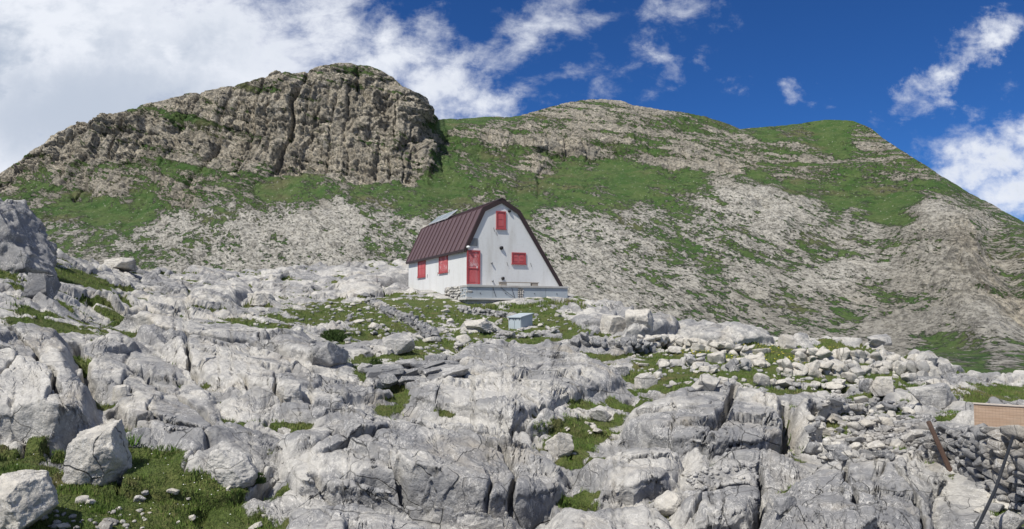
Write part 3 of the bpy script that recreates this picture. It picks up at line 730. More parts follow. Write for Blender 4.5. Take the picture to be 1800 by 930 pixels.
band = (lc[:, 1] > 368) & (lc[:, 1] < 520) & (lc[:, 0] > 940) & (lc[:, 0] < 1630) & (lc[:, 2] > 0.36) & (lc[:, 2] < 0.82)
lc[band, 2] *= 0.84; lc[band, 4] = np.maximum(lc[band, 4], 0.62)
foot = (lc[:, 1] >= 520) & (lc[:, 1] < 600) & (lc[:, 0] > 1080) & (lc[:, 0] < 1560)
lc[foot, 2] *= 0.80; lc[foot, 3] *= 0.4; lc[foot, 4] = np.maximum(lc[foot, 4], 0.45)
gx = np.arange(-560, 2381, 10.0); gy = np.arange(90, 821, 8.0)
g0, g1 = np.meshgrid(gx, gy, indexing='ij')
num = np.zeros(g0.shape + (3,)); den = np.zeros(g0.shape)
for x, y, a, b, c in lc:
    w = 1.0 / (((g0 - x) ** 2 + ((g1 - y) * 1.5) ** 2) / 900.0 + 0.15) ** 2
    num += w[..., None] * np.array([a, b, c]); den += w
cov = num / den[..., None]
jx = P3 + 14 * fbm2(P3 * 0.03, Q3 * 0.05, 4, 90); jy = Q3 + 8 * fbm2(P3 * 0.03 + 5, Q3 * 0.05, 4, 91)
fi = np.clip((jx + 560) / 10, 0, len(gx) - 1.01); fj = np.clip((jy - 90) / 8, 0, len(gy) - 1.01)
i0 = fi.astype(int); j0 = fj.astype(int); fa = (fi - i0)[..., None]; fb = (fj - j0)[..., None]
C3 = cov[i0, j0] * (1 - fa) * (1 - fb) + cov[i0 + 1, j0] * fa * (1 - fb) + cov[i0, j0 + 1] * (1 - fa) * fb + cov[i0 + 1, j0 + 1] * fa * fb
cover, tone, pale = C3[..., 0], C3[..., 1], C3[..., 2]
X, Y, Z = VX.astype(F32), VY.astype(F32), VZ.astype(F32)
# relief: buttresses and clefts on the cliffs, slanting ribs on the slabs, ledges, hummocks on turf
but = fbm3(X * 0.022, Y * 0.012, Z * 0.006, 4, 3, 0.55, True)
cle = fbm3(X * 0.095 + Z * 0.02, Y * 0.03, Z * 0.014, 4, 13, 0.62, True)
led = fbm3(X * 0.012, Y * 0.012, Z * 0.10, 4, 23, 0.6, True)
rr = X * 0.81 - Z * 0.59; rz = X * 0.59 + Z * 0.81
ribs = fbm3(rr * 0.02, Y * 0.015, rz * 0.11, 5, 33, 0.6, True)
rough = fbm3(X * 0.20, Y * 0.16, Z * 0.16, 4, 43, 0.7, True)
def cleft(p, w): return np.exp(-np.abs(p) / w)
xw = X + 6 * fbm3(X * 0.03, Y * 0.02, Z * 0.03, 3, 111)
v1 = perl3(xw * 0.030, Y * 0.008, Z * 0.006, 121); v2 = perl3(xw * 0.075, Y * 0.015, Z * 0.012, 122); v3 = perl3(xw * 0.19, Y * 0.03, Z * 0.035, 123)
h1_ = perl3(X * 0.012, Y * 0.01, (Z + 0.12 * X) * 0.055, 124); h2_ = perl3(X * 0.03, Y * 0.02, (Z + 0.12 * X) * 0.16, 125)
D = tone * (6.0 * perl3(X * 0.02, Y * 0.01, Z * 0.007, 126) + 1.2 * perl3(xw * 0.055, Y * 0.01, Z * 0.02, 127)
            - 6.0 * cleft(v1, 0.03) - 2.8 * cleft(v2, 0.035) - 1.6 * cleft(v3, 0.05) - 2.4 * cleft(h1_, 0.045) - 1.4 * cleft(h2_, 0.06)
            + 2.4 * np.floor(v1 * 3.0 + 0.5 * v2) + 0.9 * np.floor(v2 * 4 + h2_) + 1.7 * np.floor(h1_ * 4) + 0.7 * np.floor(v3 * 3 + h2_ * 2) + 1.8 * rough + 5.0)
rockm = np.clip(1.15 - cover, 0, 1)
D += (1 - tone) * rockm * (3.2 * ribs + 1.8 * rough - 2.5 * cleft(perl3(rr * 0.02, Y * 0.01, rz * 0.07, 131), 0.10) - 2.0 * cleft(h1_, 0.06))
D += (1 - rockm) * (1.2 * fbm3(X * 0.03, Y * 0.03, Z * 0.03, 4, 53))
D += 2.6 * led * (1 - tone) * rockm
cx_ = 1648 + (Q3 - 370) * 0.42 + 14 * fbm2(P3 * 0.02, Q3 * 0.03, 3, 151)
spur = np.exp(-((P3 - cx_) / np.where(P3 < cx_, 60, 34)) ** 2) * sstep(372, 450, Q3) * sstep(640, 560, Q3)
gul = np.exp(-((P3 - cx_ - 78) / 30) ** 2) * sstep(372, 410, Q3) * sstep(620, 560, Q3)
D += 7.5 * spur - 6 * gul + spur * (1.8 * np.floor(v2 * 3 + h2_) + 3 * rough - 4 * cleft(v2, 0.06))
dist_f = np.clip(Y / 330.0, 0.06, 1.2)
fade = np.ones_like(D); fade[:, MR - 45:MR] = np.linspace(1, 0.22, 45); fade[:, MR:] = 0.22
D = D * dist_f * fade
V = V + N * D[..., None]
mountain = np_mesh('mountain', V.reshape(-1, 3), grid_faces(V.shape[0], V.shape[1]), MOUNT)
cover = cover - 0.35 * spur - 0.10 * gul; pale = pale + 0.2 * spur
attr(mountain, 'cover', cover - 0.08 * tone - 0.05 * np.clip(pale, 0, 1)); attr(mountain, 'tone', np.clip(tone, 0, 1)); attr(mountain, 'pale', np.clip(pale, 0, 1))
tag(mountain, kind='structure')

# low ground all round, below everything
bm = bmesh.new(); bmesh.ops.create_circle(bm, cap_ends=True, segments=64, radius=2500)
for v in bm.verts: v.co.z = -34
valley = bm_obj('valley', bm, ROCK); tag(valley, kind='structure')
#@@BEGIN@@
# ------------------------------------------------------------------ stones
def ico(sub):
    bm = bmesh.new(); bmesh.ops.create_icosphere(bm, subdivisions=sub, radius=1.0)
    bm.verts.ensure_lookup_table()
    V = np.array([v.co[:] for v in bm.verts]); Fc = np.array([[v.index for v in f.verts] for f in bm.faces])
    bm.free(); return V, Fc
ICO = {k: ico(k) for k in (2, 3, 4, 5, 6)}

def stone(seed, sub=3, cuts=13, rough=0.05, boxy=0.0):
    """an angular stone in a box of -0.5..0.5: a ball cut flat on many sides, then roughened"""
    r = np.random.default_rng(seed)
    P, Fc = ICO[sub]; P = P.copy()
    nn = r.normal(size=(cuts, 3)); nn /= np.linalg.norm(nn, axis=1)[:, None]
    if boxy:
        ax = np.array([[1,0,0],[-1,0,0],[0,1,0],[0,-1,0],[0,0,1],[0,0,-1]], float) + r.normal(size=(6, 3)) * 0.16
        ax /= np.linalg.norm(ax, axis=1)[:, None]; nn = np.concatenate([nn, ax])
    for k, n in enumerate(nn):
        d = r.uniform(0.50, 0.84) if k < cuts else r.uniform(0.46, 0.58)
        o = np.clip(P @ n - d, 0, None); P -= 0.985 * o[:, None] * n
    s = r.uniform(0, 50, 3)
    nz = fbm3(P[:, 0] * 1.6 + s[0], P[:, 1] * 1.6 + s[1], P[:, 2] * 1.6 + s[2], 4, seed % 40, 0.55)
    rz = fbm3(P[:, 0] * 3.1 + s[1], P[:, 1] * 3.1 + s[2], P[:, 2] * 4.4 + s[0], 3, seed % 31, 0.55, True)
    if sub >= 5: rz = rz + 0.45 * fbm3(P[:, 0] * 8 + s[0], P[:, 1] * 8, P[:, 2] * 11 + s[2], 4, seed % 17, 0.6, True)
    P *= (1 + rough * 2.2 * nz + rough * rz)[:, None]
    lo, hi = P.min(0), P.max(0)
    return (P - (lo + hi) / 2) / (hi - lo), Fc

STONES = [stone(100 + k, 3, 9 + k % 5, 0.030, boxy=(k % 2)) for k in range(10)]
STONES_LO = [stone(300 + k, 3, 9, 0.025, boxy=(k % 2)) for k in range(8)]
STONES_XS = [stone(400 + k, 2, 9, 0.02) for k in range(8)]

def rot3(r, full=True):
    a, b, c = r.uniform(-0.35, 0.35), r.uniform(-0.35, 0.35), r.uniform(0, 6.28)
    return np.array(Matrix.Rotation(c, 3, 'Z') @ Matrix.Rotation(a, 3, 'X') @ Matrix.Rotation(b, 3, 'Y'))

class Pile:
    def __init__(self): self.V = []; self.F = []; self.n = 0
    def add(self, st, loc, size, R):
        P, Fc = st
        self.V.append((P * np.array(size)) @ R.T + np.array(loc)); self.F.append(Fc + self.n); self.n += len(P)
    def make(self, name, mat, parent=None):
        return np_mesh(name, np.concatenate(self.V), np.concatenate(self.F), mat, False, parent)

def boulder(px, py, w, h, label, seed, deep=0.9, Y=None, boxy=0.6, rough=0.06, rz=None, sink=0.18, tilt=0.0, group=None):
    """px,py: middle of its foot; w,h: size in photo pixels"""
    p, _ = surf_at(px, py)
    s = p.y / F
    W, Hh = w * s * 0.88, h * s * 0.92
    st = stone(seed, 6 if w > 90 else 5 if w > 40 else 4, 13, rough * 1.25, boxy)
    r = np.random.default_rng(seed)
    P = st[0] * np.array([W, W * deep, Hh * (1 + sink)])
    a = (r.uniform(-0.5, 0.5) if rz is None else rz)
    R = np.array(Matrix.Rotation(tilt, 3, 'Y') @ Matrix.Rotation(r.uniform(-0.12, 0.12), 3, 'X'))
    P = P @ R.T
    low = label.lower()
    o = np_mesh('boulder', P, st[1], ROCK_PALE if 'pale' in low or 'cream' in low else ROCK_DARK if 'dark' in low or 'shaded' in low else ROCK)
    o.rotation_euler = (0, 0, a)
    o.location = (p.x, p.y + W * deep * 0.40, p.z + Hh * (0.5 - sink * 0.5))
    return tag(o, label, 'boulder', group)

boulder(157, 852, 112, 112, 'big pale boulder with a squared right side standing in the turf at lower left', 41, 0.8, rz=0.15, rough=0.07)
boulder(398, 856, 100, 70, 'rounded grey boulder at the right edge of the lower left turf', 52, 0.9, boxy=0, rough=0.06)
boulder(8, 945, 135, 110, 'pale boulder cut off by the bottom left corner of the photo', 63, 1.0, boxy=0)
boulder(986, 804, 52, 48, 'upright pale block at the foot of the grassy hollow in the middle', 74, 0.8)
boulder(1056, 740, 40, 24, 'small flat-topped block lying in the grassy hollow under the dome slab', 85, 0.8, boxy=1)
boulder(1136, 682, 46, 28, 'squat pale block on the grass just right of the central dome slab', 96, 0.8, boxy=1)
boulder(1389, 611, 30, 28, 'grey upright boulder on the yellow-flowered grass right of the hut', 107, 0.9, tilt=0.2)
boulder(1634, 648, 44, 40, 'large tilted boulder at the far right end of the ruined walls', 118, 0.9, tilt=0.35)
boulder(572, 646, 64, 52, 'broad rounded boulder with a dark right end below the juniper shrub', 129, 1.3, boxy=0.0, rough=0.04, sink=0.3)
boulder(1132, 592, 76, 52, 'tall pale boulder rising against the valley right of the metal box', 140, 0.9, boxy=0)
boulder(1082, 583, 56, 34, 'grey boulder left of the tall pale boulder beyond the metal box', 141, 0.9)
boulder(1266, 636, 40, 22, 'cream block in the upper ruined wall line of the right meadow', 151, 0.9, boxy=1)
boulder(1330, 642, 48, 22, 'long cream block in the middle of the right meadow', 162, 0.7, boxy=1)
boulder(206, 702, 32, 26, 'small pale rock in the grassy cleft of the left slabs', 173, 0.8)
boulder(1556, 690, 44, 32, 'pale block with a shaded face above the rubble pile', 184, 0.8, boxy=1)
boulder(1528, 690, 30, 28, 'smaller block beside the shaded block above the rubble pile', 185, 0.8, boxy=1)
boulder(1650, 716, 86, 42, 'long sloping grey boulder left of the wooden board', 195, 0.7, tilt=-0.2)
boulder(1786, 940, 58, 42, 'pale rounded boulder at the foot of the black pipe', 206, 0.9, boxy=0)
boulder(696, 618, 66, 34, 'smooth grey hump of rock between the ruined wall and the juniper shrub', 217, 0.9, boxy=0, rough=0.03)
boulder(842, 582, 62, 22, 'low pale boulder left of the grey metal box', 228, 0.9, boxy=0)
boulder(1095, 660, 30, 20, 'dark grey boulder at the head of the right meadow', 231, 0.9)
boulder(640, 655, 30, 20, 'small boulder in the turf strip left of the layered rocks', 232, 0.9)
boulder(1688, 795, 46, 44, 'big pale block at the left end of the dry stone wall', 233, 0.8, boxy=1)
boulder(1380, 900, 40, 30, 'grey block wedged between the bottom slabs right of centre', 234, 0.8)
boulder(505, 700, 44, 26, 'low boulder lying across the cracked left slabs', 236, 0.9)
boulder(1180, 905, 60, 40, 'broad pale boulder among the bottom slabs right of centre', 237, 0.9, boxy=0)
boulder(1560, 600, 46, 18, 'flat grey boulder on the brow of the right meadow', 238, 0.9)
boulder(450, 535, 50, 22, 'low grey boulder on the left plateau before the pale slope', 239, 0.9)
boulder(60, 520, 56, 46, 'weathered boulder on the left slope below the dark outcrop', 240, 0.9)
boulder(205, 470, 60, 22, 'pale flat boulder on the brow of the left slope', 241, 0.9)

o = boulder(-58, 452, 290, 140, 'craggy grey rock mass rising at the left edge of the slope', 251, 0.8, boxy=0, rough=0.11, sink=1.0, tilt=0.22); o['category'] = 'outcrop'; o.name = 'rock_outcrop'
boulder(66, 446, 50, 30, 'broken grey rock at the right foot of the craggy mass on the left edge', 243, 1.1, boxy=0, rough=0.10, sink=0.35, tilt=0.4)

# layered rock ledges in the middle distance
rr_ = np.random.default_rng(77)
PLATES = [np_mesh('rock_plate', *stone(500 + k, 4, 9, 0.05, 1), ROCK_DARK, True).data for k in range(6)]
for o in [o for o in COL.objects if o.name.startswith('rock_plate')]: bpy.data.objects.remove(o)
for k in range(30):
    x = rr_.uniform(655, 800); y = 676 - (x - 655) * 0.10 - rr_.uniform(0, 34)
    p, _ = surf_at(x, y)
    o = bpy.data.objects.new('rock_plate', PLATES[k % 6]); link(o)
    o.location = (p.x, p.y + 0.1, p.z + rr_.uniform(0.0, 0.10)); o.scale = (rr_.uniform(.35, .75), rr_.uniform(.35, .6), rr_.uniform(.10, .20))
    o.rotation_euler = (0.12, -0.14 + rr_.uniform(-.10, .10), 0.35 + rr_.uniform(-.2, .2))
    tag(o, 'thin dark rock plate in the layered ledge above the turf strip in the middle', 'rock plate', 'layered rock plates')

# dry stone walls
def course_wall(pts, heights, thick, size, name, label, seed, mess=0.25, cat='stone wall', st=STONES_LO, flat=0.65):
    """pts: ground points along the wall"""
    r = np.random.default_rng(seed); pile = Pile()
    for k in range(len(pts) - 1):
        A, B = np.array(pts[k]), np.array(pts[k + 1]); L = np.linalg.norm((B - A)[:2]); d = (B - A) / max(L, 1e-6)
        nrm = np.array([d[1], -d[0], 0]); ang = math.atan2(d[1], d[0])
        x = 0.0
        h0, h1 = heights[k], heights[k + 1]
        rows = int(max(h0, h1) / (size * flat * 0.82)) + 1
        for row in range(rows):
            z = (row + 0.4) * size * flat * 0.84
            x = r.uniform(0, size * .5)
            while x < L:
                f = x / L
                if z < (h0 + (h1 - h0) * f) * r.uniform(0.86, 1.12):
                    for side in (-1, 1):
                        w = size * r.uniform(0.6, 1.45)
                        p = A + d * x + nrm * side * (thick * 0.30 + r.uniform(-1, 1) * mess * size * 0.3) + np.array([0, 0, z + r.uniform(-1, 1) * mess * size * 0.25 - 0.06])
                        R = np.array(Matrix.Rotation(ang + r.normal() * mess * 1.2, 3, 'Z') @ Matrix.Rotation(r.normal() * mess * 0.8, 3, 'Y') @ Matrix.Rotation(r.normal() * mess * 0.8, 3, 'X'))
                        pile.add(st[r.integers(len(st))], p, (w, size * r.uniform(.8, 1.3), size * flat * r.uniform(0.75, 1.35)), R)
                x += size * r.uniform(0.75, 1.15)
    o = pile.make(name, ROCK_DARK if 'dark' in label or 'slanting' in label or 'grey rocks' in label else ROCK_PALE if 'pale' in label else ROCK)
    return tag(o, label, cat)

WA = np.array(at(1648, 800, 11.8)); WB = np.array(at(1715, 838, 10.7)); WC = np.array(at(1800, 897, 9.35)); WD = np.array(at(1960, 985, 8.3))
course_wall([WA, WB, WC, WD], [0.42, 0.68, 1.05, 1.22], 0.50, 0.21, 'dry_stone_wall', 'dry stone wall of stacked grey rocks at lower right behind a leaning black pipe', 5, 0.34, st=STONES, flat=0.62)

def ruin(px_pts, h, size, label, seed, mess=0.7):
    P = []
    for x, y in px_pts:
        p, _ = surf_at(x, y); P.append((p.x, p.y, p.z))
    course_wall(P, [h * random.uniform(.7, 1.2) for _ in P], size * 1.7, size, 'ruined_stone_wall', label, seed, mess, 'ruined wall')
ruin([(1010,598),(1075,606),(1140,614)], 0.30, 0.34, 'tumbled wall of dark stones along the right edge of the central dome slab', 11)
ruin([(1105,602),(1180,606),(1260,616),(1335,626)], 0.36, 0.36, 'tumbled stone wall running from the tall pale boulder across the right meadow', 12)
ruin([(1395,632),(1450,634),(1500,634),(1570,638),(1622,642)], 0.42, 0.42, 'upper of two parallel tumbled walls of pale blocks in the right meadow', 13)
ruin([(1370,656),(1440,656),(1500,654),(1570,654),(1640,662)], 0.36, 0.38, 'lower of two parallel tumbled walls of pale blocks in the right meadow', 14)
ruin([(648,528),(668,540),(690,553),(720,566),(748,582),(762,598)], 0.34, 0.30, 'tumbled wall slanting down the turf left of the hut terrace', 15)
ruin([(812,546),(860,551),(925,560)], 0.34, 0.30, 'low tumbled wall below the front of the hut terrace', 16)
ruin([(866,592),(895,592),(950,586),(975,582)], 0.22, 0.28, 'line of small stones around the foot of the grey metal box', 17)
ruin([(1190,640),(1250,645),(1320,650)], 0.26, 0.32, 'short broken stone line in the middle of the right meadow', 18)

# loose rocks, each an object of its own
LOOSE = [np_mesh('loose_rock', s[0], s[1], m_, False) for m_ in (ROCK_PALE, ROCK_DARK) for s in STONES]
LOOSE_ME = [o.data for o in LOOSE]
for o in LOOSE: bpy.data.objects.remove(o)
def in_poly(x, y, P):
    c = False; j = len(P) - 1
    for i in range(len(P)):
        if (P[i][1] > y) != (P[j][1] > y) and x < (P[j][0] - P[i][0]) * (y - P[i][1]) / (P[j][1] - P[i][1]) + P[i][0]: c = not c
        j = i
    return c
def scatter(P, n, smin, smax, label, group, seed, flat=0.7, lift=0.25):
    r = np.random.default_rng(seed); xs = [a for a, _ in P]; ys = [b for _, b in P]; k = 0
    while k < n:
        x, y = r.uniform(min(xs), max(xs)), r.uniform(min(ys), max(ys))
        if not in_poly(x, y, P): continue
        p, _ = surf_at(x, y)
        s = smin + (smax - smin) * r.random() ** 2.2
        o = bpy.data.objects.new('loose_rock', LOOSE_ME[r.integers(10) + (10 if r.random() < (0.72 if seed == 1 else 0.35 if 'pale' not in label else 0.0) else 0)])
        o.scale = (s * r.uniform(.8, 1.3), s * r.uniform(.7, 1.1), s * flat * r.uniform(.6, 1.1))
        o.rotation_euler = (r.uniform(-.4, .4), r.uniform(-.4, .4), r.uniform(0, 6.28))
        o.location = (p.x, p.y, p.z + s * flat * lift)
        link(o); tag(o, label, 'rock', group); k += 1
RUB = [(1432,700),(1470,692),(1560,700),(1640,735),(1640,770),(1590,800),(1440,812),(1415,770)]
scatter(RUB, 105, 0.12, 0.34, 'loose angular grey rock in the rubble pile left of the leaning beam', 'rubble pile rocks', 1)
scatter([(1080,620),(1200,605),(1380,600),(1640,640),(1660,680),(1500,680),(1300,690),(1180,690)], 88, 0.16, 0.55, 'loose pale rock scattered over the turf of the right meadow', 'right meadow rocks', 2)
scatter([(560,540),(700,520),(820,532),(1000,545),(1010,580),(880,585),(760,620),(600,625)], 46, 0.15, 0.50, 'loose pale rock on the patchy turf below the hut', 'rocks below the hut', 3)
scatter([(0,880),(140,880),(330,830),(460,880),(500,930),(0,930)], 22, 0.05, 0.16, 'small white stone half sunk in the lower left turf', 'stones in the lower left turf', 4, lift=0.2)
scatter([(930,775),(1000,745),(1060,735),(1040,790),(980,805)], 16, 0.06, 0.20, 'small pale stone in the grassy hollow in the middle', 'stones in the grassy hollow', 5)
scatter([(1700,860),(1740,855),(1800,900),(1800,930),(1730,930)], 16, 0.07, 0.22, 'small stone at the foot of the dry stone wall', 'stones at the wall foot', 6)
# gravel between the rocks: past counting
pl = Pile(); r = np.random.default_rng(9)
def gravel(P, n, smin, smax):
    xs = [a for a, _ in P]; ys = [b for _, b in P]; k = 0
    while k < n:
        x, y = r.uniform(min(xs), max(xs)), r.uniform(min(ys), max(ys))
        if not in_poly(x, y, P): continue
        i = int(np.argmin(np.abs(NPX - x))); j = int(np.argmin(np.abs(GPY[i, :vis_rows] - y)))
        s = smin + (smax - smin) * r.random() ** 2
        pl.add(STONES_XS[r.integers(8)], (GX[i, j], GY[i, j], GZ[i, j] + s * .15), (s * r.uniform(.8, 1.4), s, s * .7), rot3(r)); k += 1
gravel(RUB, 650, 0.04, 0.13)
gravel([(1200,830),(1330,810),(1330,840),(1220,860)], 110, 0.03, 0.10)
gravel([(1080,610),(1640,640),(1660,690),(1180,690)], 240, 0.08, 0.22)
gravel([(400,560),(560,530),(820,532),(1000,545),(1010,580),(760,620),(600,625)], 420, 0.08, 0.26)
gravel([(0,900),(260,900),(300,930),(0,930)], 60, 0.03, 0.09)
gravel([(1640,745),(1700,760),(1690,830),(1640,800)], 60, 0.05, 0.18)
tag(pl.make('gravel', ROCK), kind='stuff', cat='gravel', label='fine broken limestone lying between the rocks')

# ------------------------------------------------------------------ hut
M_WALL = paint('white_render', (0.66, 0.665, 0.65), 0.88, (0.38, 0.35, 0.30), 0.42, 1.1)
M_ROOF = paint('brown_sheet_metal', (0.104, 0.066, 0.070), 0.5, (0.16, 0.11, 0.10), 0.4, 1.2)
M_TRIM = paint('dark_brown_trim', (0.042, 0.028, 0.028), 0.5, (0.07, 0.05, 0.05), 0.3, 2)
M_RED = paint('faded_red_paint', (0.46, 0.095, 0.10), 0.55, (0.55, 0.30, 0.30), 0.35, 2.5)
M_REDD = paint('dark_red_frame', (0.37, 0.070, 0.075), 0.55, (0.45, 0.2, 0.2), 0.25, 3)
M_PEEL = paint('peeling_red_paint', (0.47, 0.105, 0.11), 0.6, (0.66, 0.60, 0.60), 0.95, 2.2, False)
M_BLUE = paint('blue_grey_sheet', (0.36, 0.40, 0.43), 0.5, (0.25, 0.22, 0.20), 0.3, 1.8)
M_BOX = paint('pale_blue_metal', (0.40, 0.455, 0.485), 0.45, (0.28, 0.26, 0.24), 0.25, 2)
M_CONC = paint('concrete', (0.42, 0.41, 0.39), 0.9, (0.24, 0.17, 0.12), 0.6, 1.4, False)
M_GREY = paint('grey_metal', (0.22, 0.23, 0.24), 0.5, (0.12, 0.11, 0.10), 0.3, 4)
M_DARK = paint('dark_metal', (0.035, 0.035, 0.038), 0.5, (0.08, 0.06, 0.05), 0.3, 5)
M_GLASS = paint('solar_glass', (0.30, 0.36, 0.42), 0.12, (0.4, 0.42, 0.45), 0.2, 2, False)
M_STEP = paint('galvanised_steps', (0.16, 0.19, 0.22), 0.5, (0.10, 0.10, 0.10), 0.3, 4)
M_LAMP = paint('white_lamp_body', (0.72, 0.73, 0.72), 0.4, (0.5, 0.5, 0.48), 0.1, 4)
M_WOOD = paint('grey_timber', (0.30, 0.27, 0.23), 0.85, (0.16, 0.12, 0.09), 0.5, 5, False)

RZ = math.atan2(HB.y, HB.x)
HM = Matrix.Translation(HUT) @ Matrix.Rotation(RZ, 4, 'Z'); HMI = HM.inverted()
def hit(px, py, axis, off):
    """hut coordinates where the pixel's ray meets the local plane: axis 0 side wall (t=off), 1 gable (l=off)"""
    q_, e_ = qe(px, py)
    o = HMI @ Vector((0, 0, 0)); d = (HMI.to_3x3() @ Vector((q_, 1.0, e_)))
    k = (off - o[axis]) / d[axis]
    return o + d * k
hut = empty('alpine_hut', HUT, RZ)
tag(hut, 'white alpine hut with a brown metal mansard roof and red shutters on the rocky rise', 'hut')
LEN = 12.3
bm = bmesh.new()
add_prism(bm, [(0, -1.2), (0, 2.26), (1.09, 4.52), (2.26, 5.12), (3.37, 4.47), (6.25, 0.0), (6.25, -1.2)], 0, LEN)
bm_obj('wall', bm, M_WALL, hut)
# roof: a bent sheet with standing seams
RO = [(-0.16, 2.08), (1.02, 4.61), (2.26, 5.25), (3.45, 4.57), (6.50, -0.18)]
RI = [(-0.03, 2.08), (1.10, 4.53), (2.26, 5.13), (3.37, 4.48), (6.37, -0.18)]
bm = bmesh.new()
add_prism(bm, RO + RI[::-1], -0.04, LEN + 0.14)
n_se = 14
for k in range(n_se + 1):
    l = 0.0 + k * LEN / n_se
    for a, b in zip(RO, RO[1:]):
        A, B = Vector((a[0], l, a[1])), Vector((b[0], l, b[1]))
        d = (B - A); n = Vector((-d.z, 0, d.x)).normalized()
        if n.z < 0: n = -n
        Mx = Matrix((( d.normalized().x, 0, n.x, 0), (0, 1, 0, 0), (d.normalized().z, 0, n.z, 0), (0, 0, 0, 1)))
        add_box(bm, (0, 0, 0), (d.length - 0.02, 0.04, 0.05), Matrix.Translation((A + B) / 2 + n * 0.03) @ Mx)
roof = bm_obj('roof', bm, M_ROOF, hut)
# ridge cap
bm = bmesh.new()
add_prism(bm, [(2.00, 5.13), (2.26, 5.27), (2.52, 5.12), (2.55, 5.16), (2.26, 5.325), (1.97, 5.17)], -0.12, LEN + 0.2)
bm_obj('ridge_cap', bm, M_TRIM, roof)
# verge boards front and back, eaves gutter board
def verge(l0, l1):
    bm = bmesh.new()
    o_ = [(-0.19, 2.05), (1.00, 4.64), (2.26, 5.29), (3.48, 4.59), (6.55, -0.20)]
    i_ = [(0.03, 2.05), (1.17, 4.42), (2.26, 4.98), (3.31, 4.38), (6.30, -0.20)]
    for k in range(4):
        add_prism(bm, [o_[k], o_[k + 1], i_[k + 1], i_[k]], l0, l1)
    bmesh.ops.remove_doubles(bm, verts=bm.verts, dist=1e-4)
    return bm_obj('verge_board', bm, M_TRIM, roof)
verge(-0.10, -0.042); verge(LEN + 0.142, LEN + 0.26)
bm = bmesh.new(); add_box(bm, (-0.155, LEN / 2, 2.02), (0.09, LEN + 0.2, 0.17), bev=0.02); bm_obj('eaves_board', bm, M_TRIM, roof)
# openings on the gable, from where the photo shows them
def gable_rect(x0, y0, x1, y1, l=0.0):
    a = hit(x0, y1, 1, l); b = hit(x1, y0, 1, l)
    return a.x, a.z, b.x, b.z
def framed(name, x0, z0, x1, z1, mat, frame, leaves, plane, vertical=True):
    """window with a frame and closed shutter leaves; plane: function (u, z, out) -> local point"""
    bm = bmesh.new(); fw = 0.07
    def bx(bm, u0, za, u1, zb, o0, o1, bev=0.0):
        p = [plane(u0, za, o0), plane(u1, zb, o1)]
        c = (p[0] + p[1]) / 2; s = p[1] - p[0]
        add_box(bm, c, (abs(s.x), abs(s.y), abs(s.z)), bev=bev)
    bx(bm, x0, z0, x0 + fw, z1, -0.05, 0.06); bx(bm, x1 - fw, z0, x1, z1, -0.05, 0.06)
    bx(bm, x0 + fw, z1 - fw, x1 - fw, z1, -0.05, 0.058); bx(bm, x0 + fw, z0, x1 - fw, z0 + fw, -0.05, 0.058)
    w = bm_obj(name, bm, frame, hut)
    for k in range(leaves):
        a = x0 + fw + 0.008 + (x1 - x0 - 2 * fw) * k / leaves; b = x0 + fw - 0.008 + (x1 - x0 - 2 * fw) * (k + 1) / leaves
        bm = bmesh.new(); bx(bm, a, z0 + fw + .01, b, z1 - fw - .01, -0.04, 0.022)
        m_ = 0.07
        bx(bm, a + m_, z0 + fw + m_ + .01, b - m_, (z0 + z1) / 2 - 0.03, 0.02, 0.034, 0.004)
        bx(bm, a + m_, (z0 + z1) / 2 + 0.03, b - m_, z1 - fw - m_ - .01, 0.02, 0.034, 0.004)
        bm_obj('shutter', bm, mat, w)
    bm = bmesh.new(); bx(bm, x0 - 0.03, z0 - 0.05, x1 + 0.03, z0 - 0.004, -0.05, 0.09); bm_obj('sill', bm, M_REDD, w)
    return w
GP = lambda u, z, o: Vector((u, -o, z))
SP = lambda u, z, o: Vector((-o, u, z))
a = gable_rect(872, 372, 889, 402); framed('window', *a, M_RED, M_REDD, 1, GP)
a = gable_rect(899.4, 444.5, 924, 463.5); framed('window', *a, M_RED, M_REDD, 2, GP)
for x0, y0, x1, y1, mt_ in ((735.6, 457.5, 748.2, 488.0, M_RED), (772.6, 447.0, 787.4, 480.0, M_PEEL)):
    pa = hit(x1, (y0 + y1) / 2 + 15, 0, 0.0); pb = hit(x0, (y0 + y1) / 2 - 15, 0, 0.0)
    pm = hit((x0 + x1) / 2, y0 + 1, 0, 0.0); pn_ = hit((x0 + x1) / 2, y1 - 1, 0, 0.0)
    framed('window', pa.y, pn_.z, pb.y, pm.z, mt_, M_REDD, 2, SP)
# door
x0, z0, x1, z1 = gable_rect(820.0, 440.5, 843.5, 499.5); z0 = 0.03
bm = bmesh.new(); fw = 0.09
for c, s in (((x0 + fw / 2, -0.01, (z0 + z1) / 2), (fw, 0.13, z1 - z0)), ((x1 - fw / 2, -0.01, (z0 + z1) / 2), (fw, 0.13, z1 - z0)), (((x0 + x1) / 2, -0.008, z1 - fw / 2), (x1 - x0 - 2 * fw, 0.126, fw))):
    add_box(bm, c, s)
door = bm_obj('door', bm, M_REDD, hut)
xm = (x0 + x1) / 2; dw = x1 - x0 - 2 * fw - 0.01; zm = z0 + (z1 - z0) * 0.47
bm = bmesh.new(); add_box(bm, (xm, 0.0, (zm + z1 - fw) / 2), (dw, 0.07, z1 - fw - zm - 0.02)); add_box(bm, (xm, -0.036, (zm + z1 - fw) / 2), (dw - 0.2, 0.02, z1 - fw - zm - 0.25), bev=0.006)
o = bm_obj('upper_leaf', bm, M_PEEL, door); tag(o, 'upper half of the door with its paint peeled white')
bm = bmesh.new(); add_box(bm, (xm, 0.0, (z0 + zm) / 2), (dw, 0.07, zm - z0 - 0.01)); add_box(bm, (xm, -0.036, (z0 + zm) / 2), (dw - 0.2, 0.02, zm - z0 - 0.22), bev=0.006)
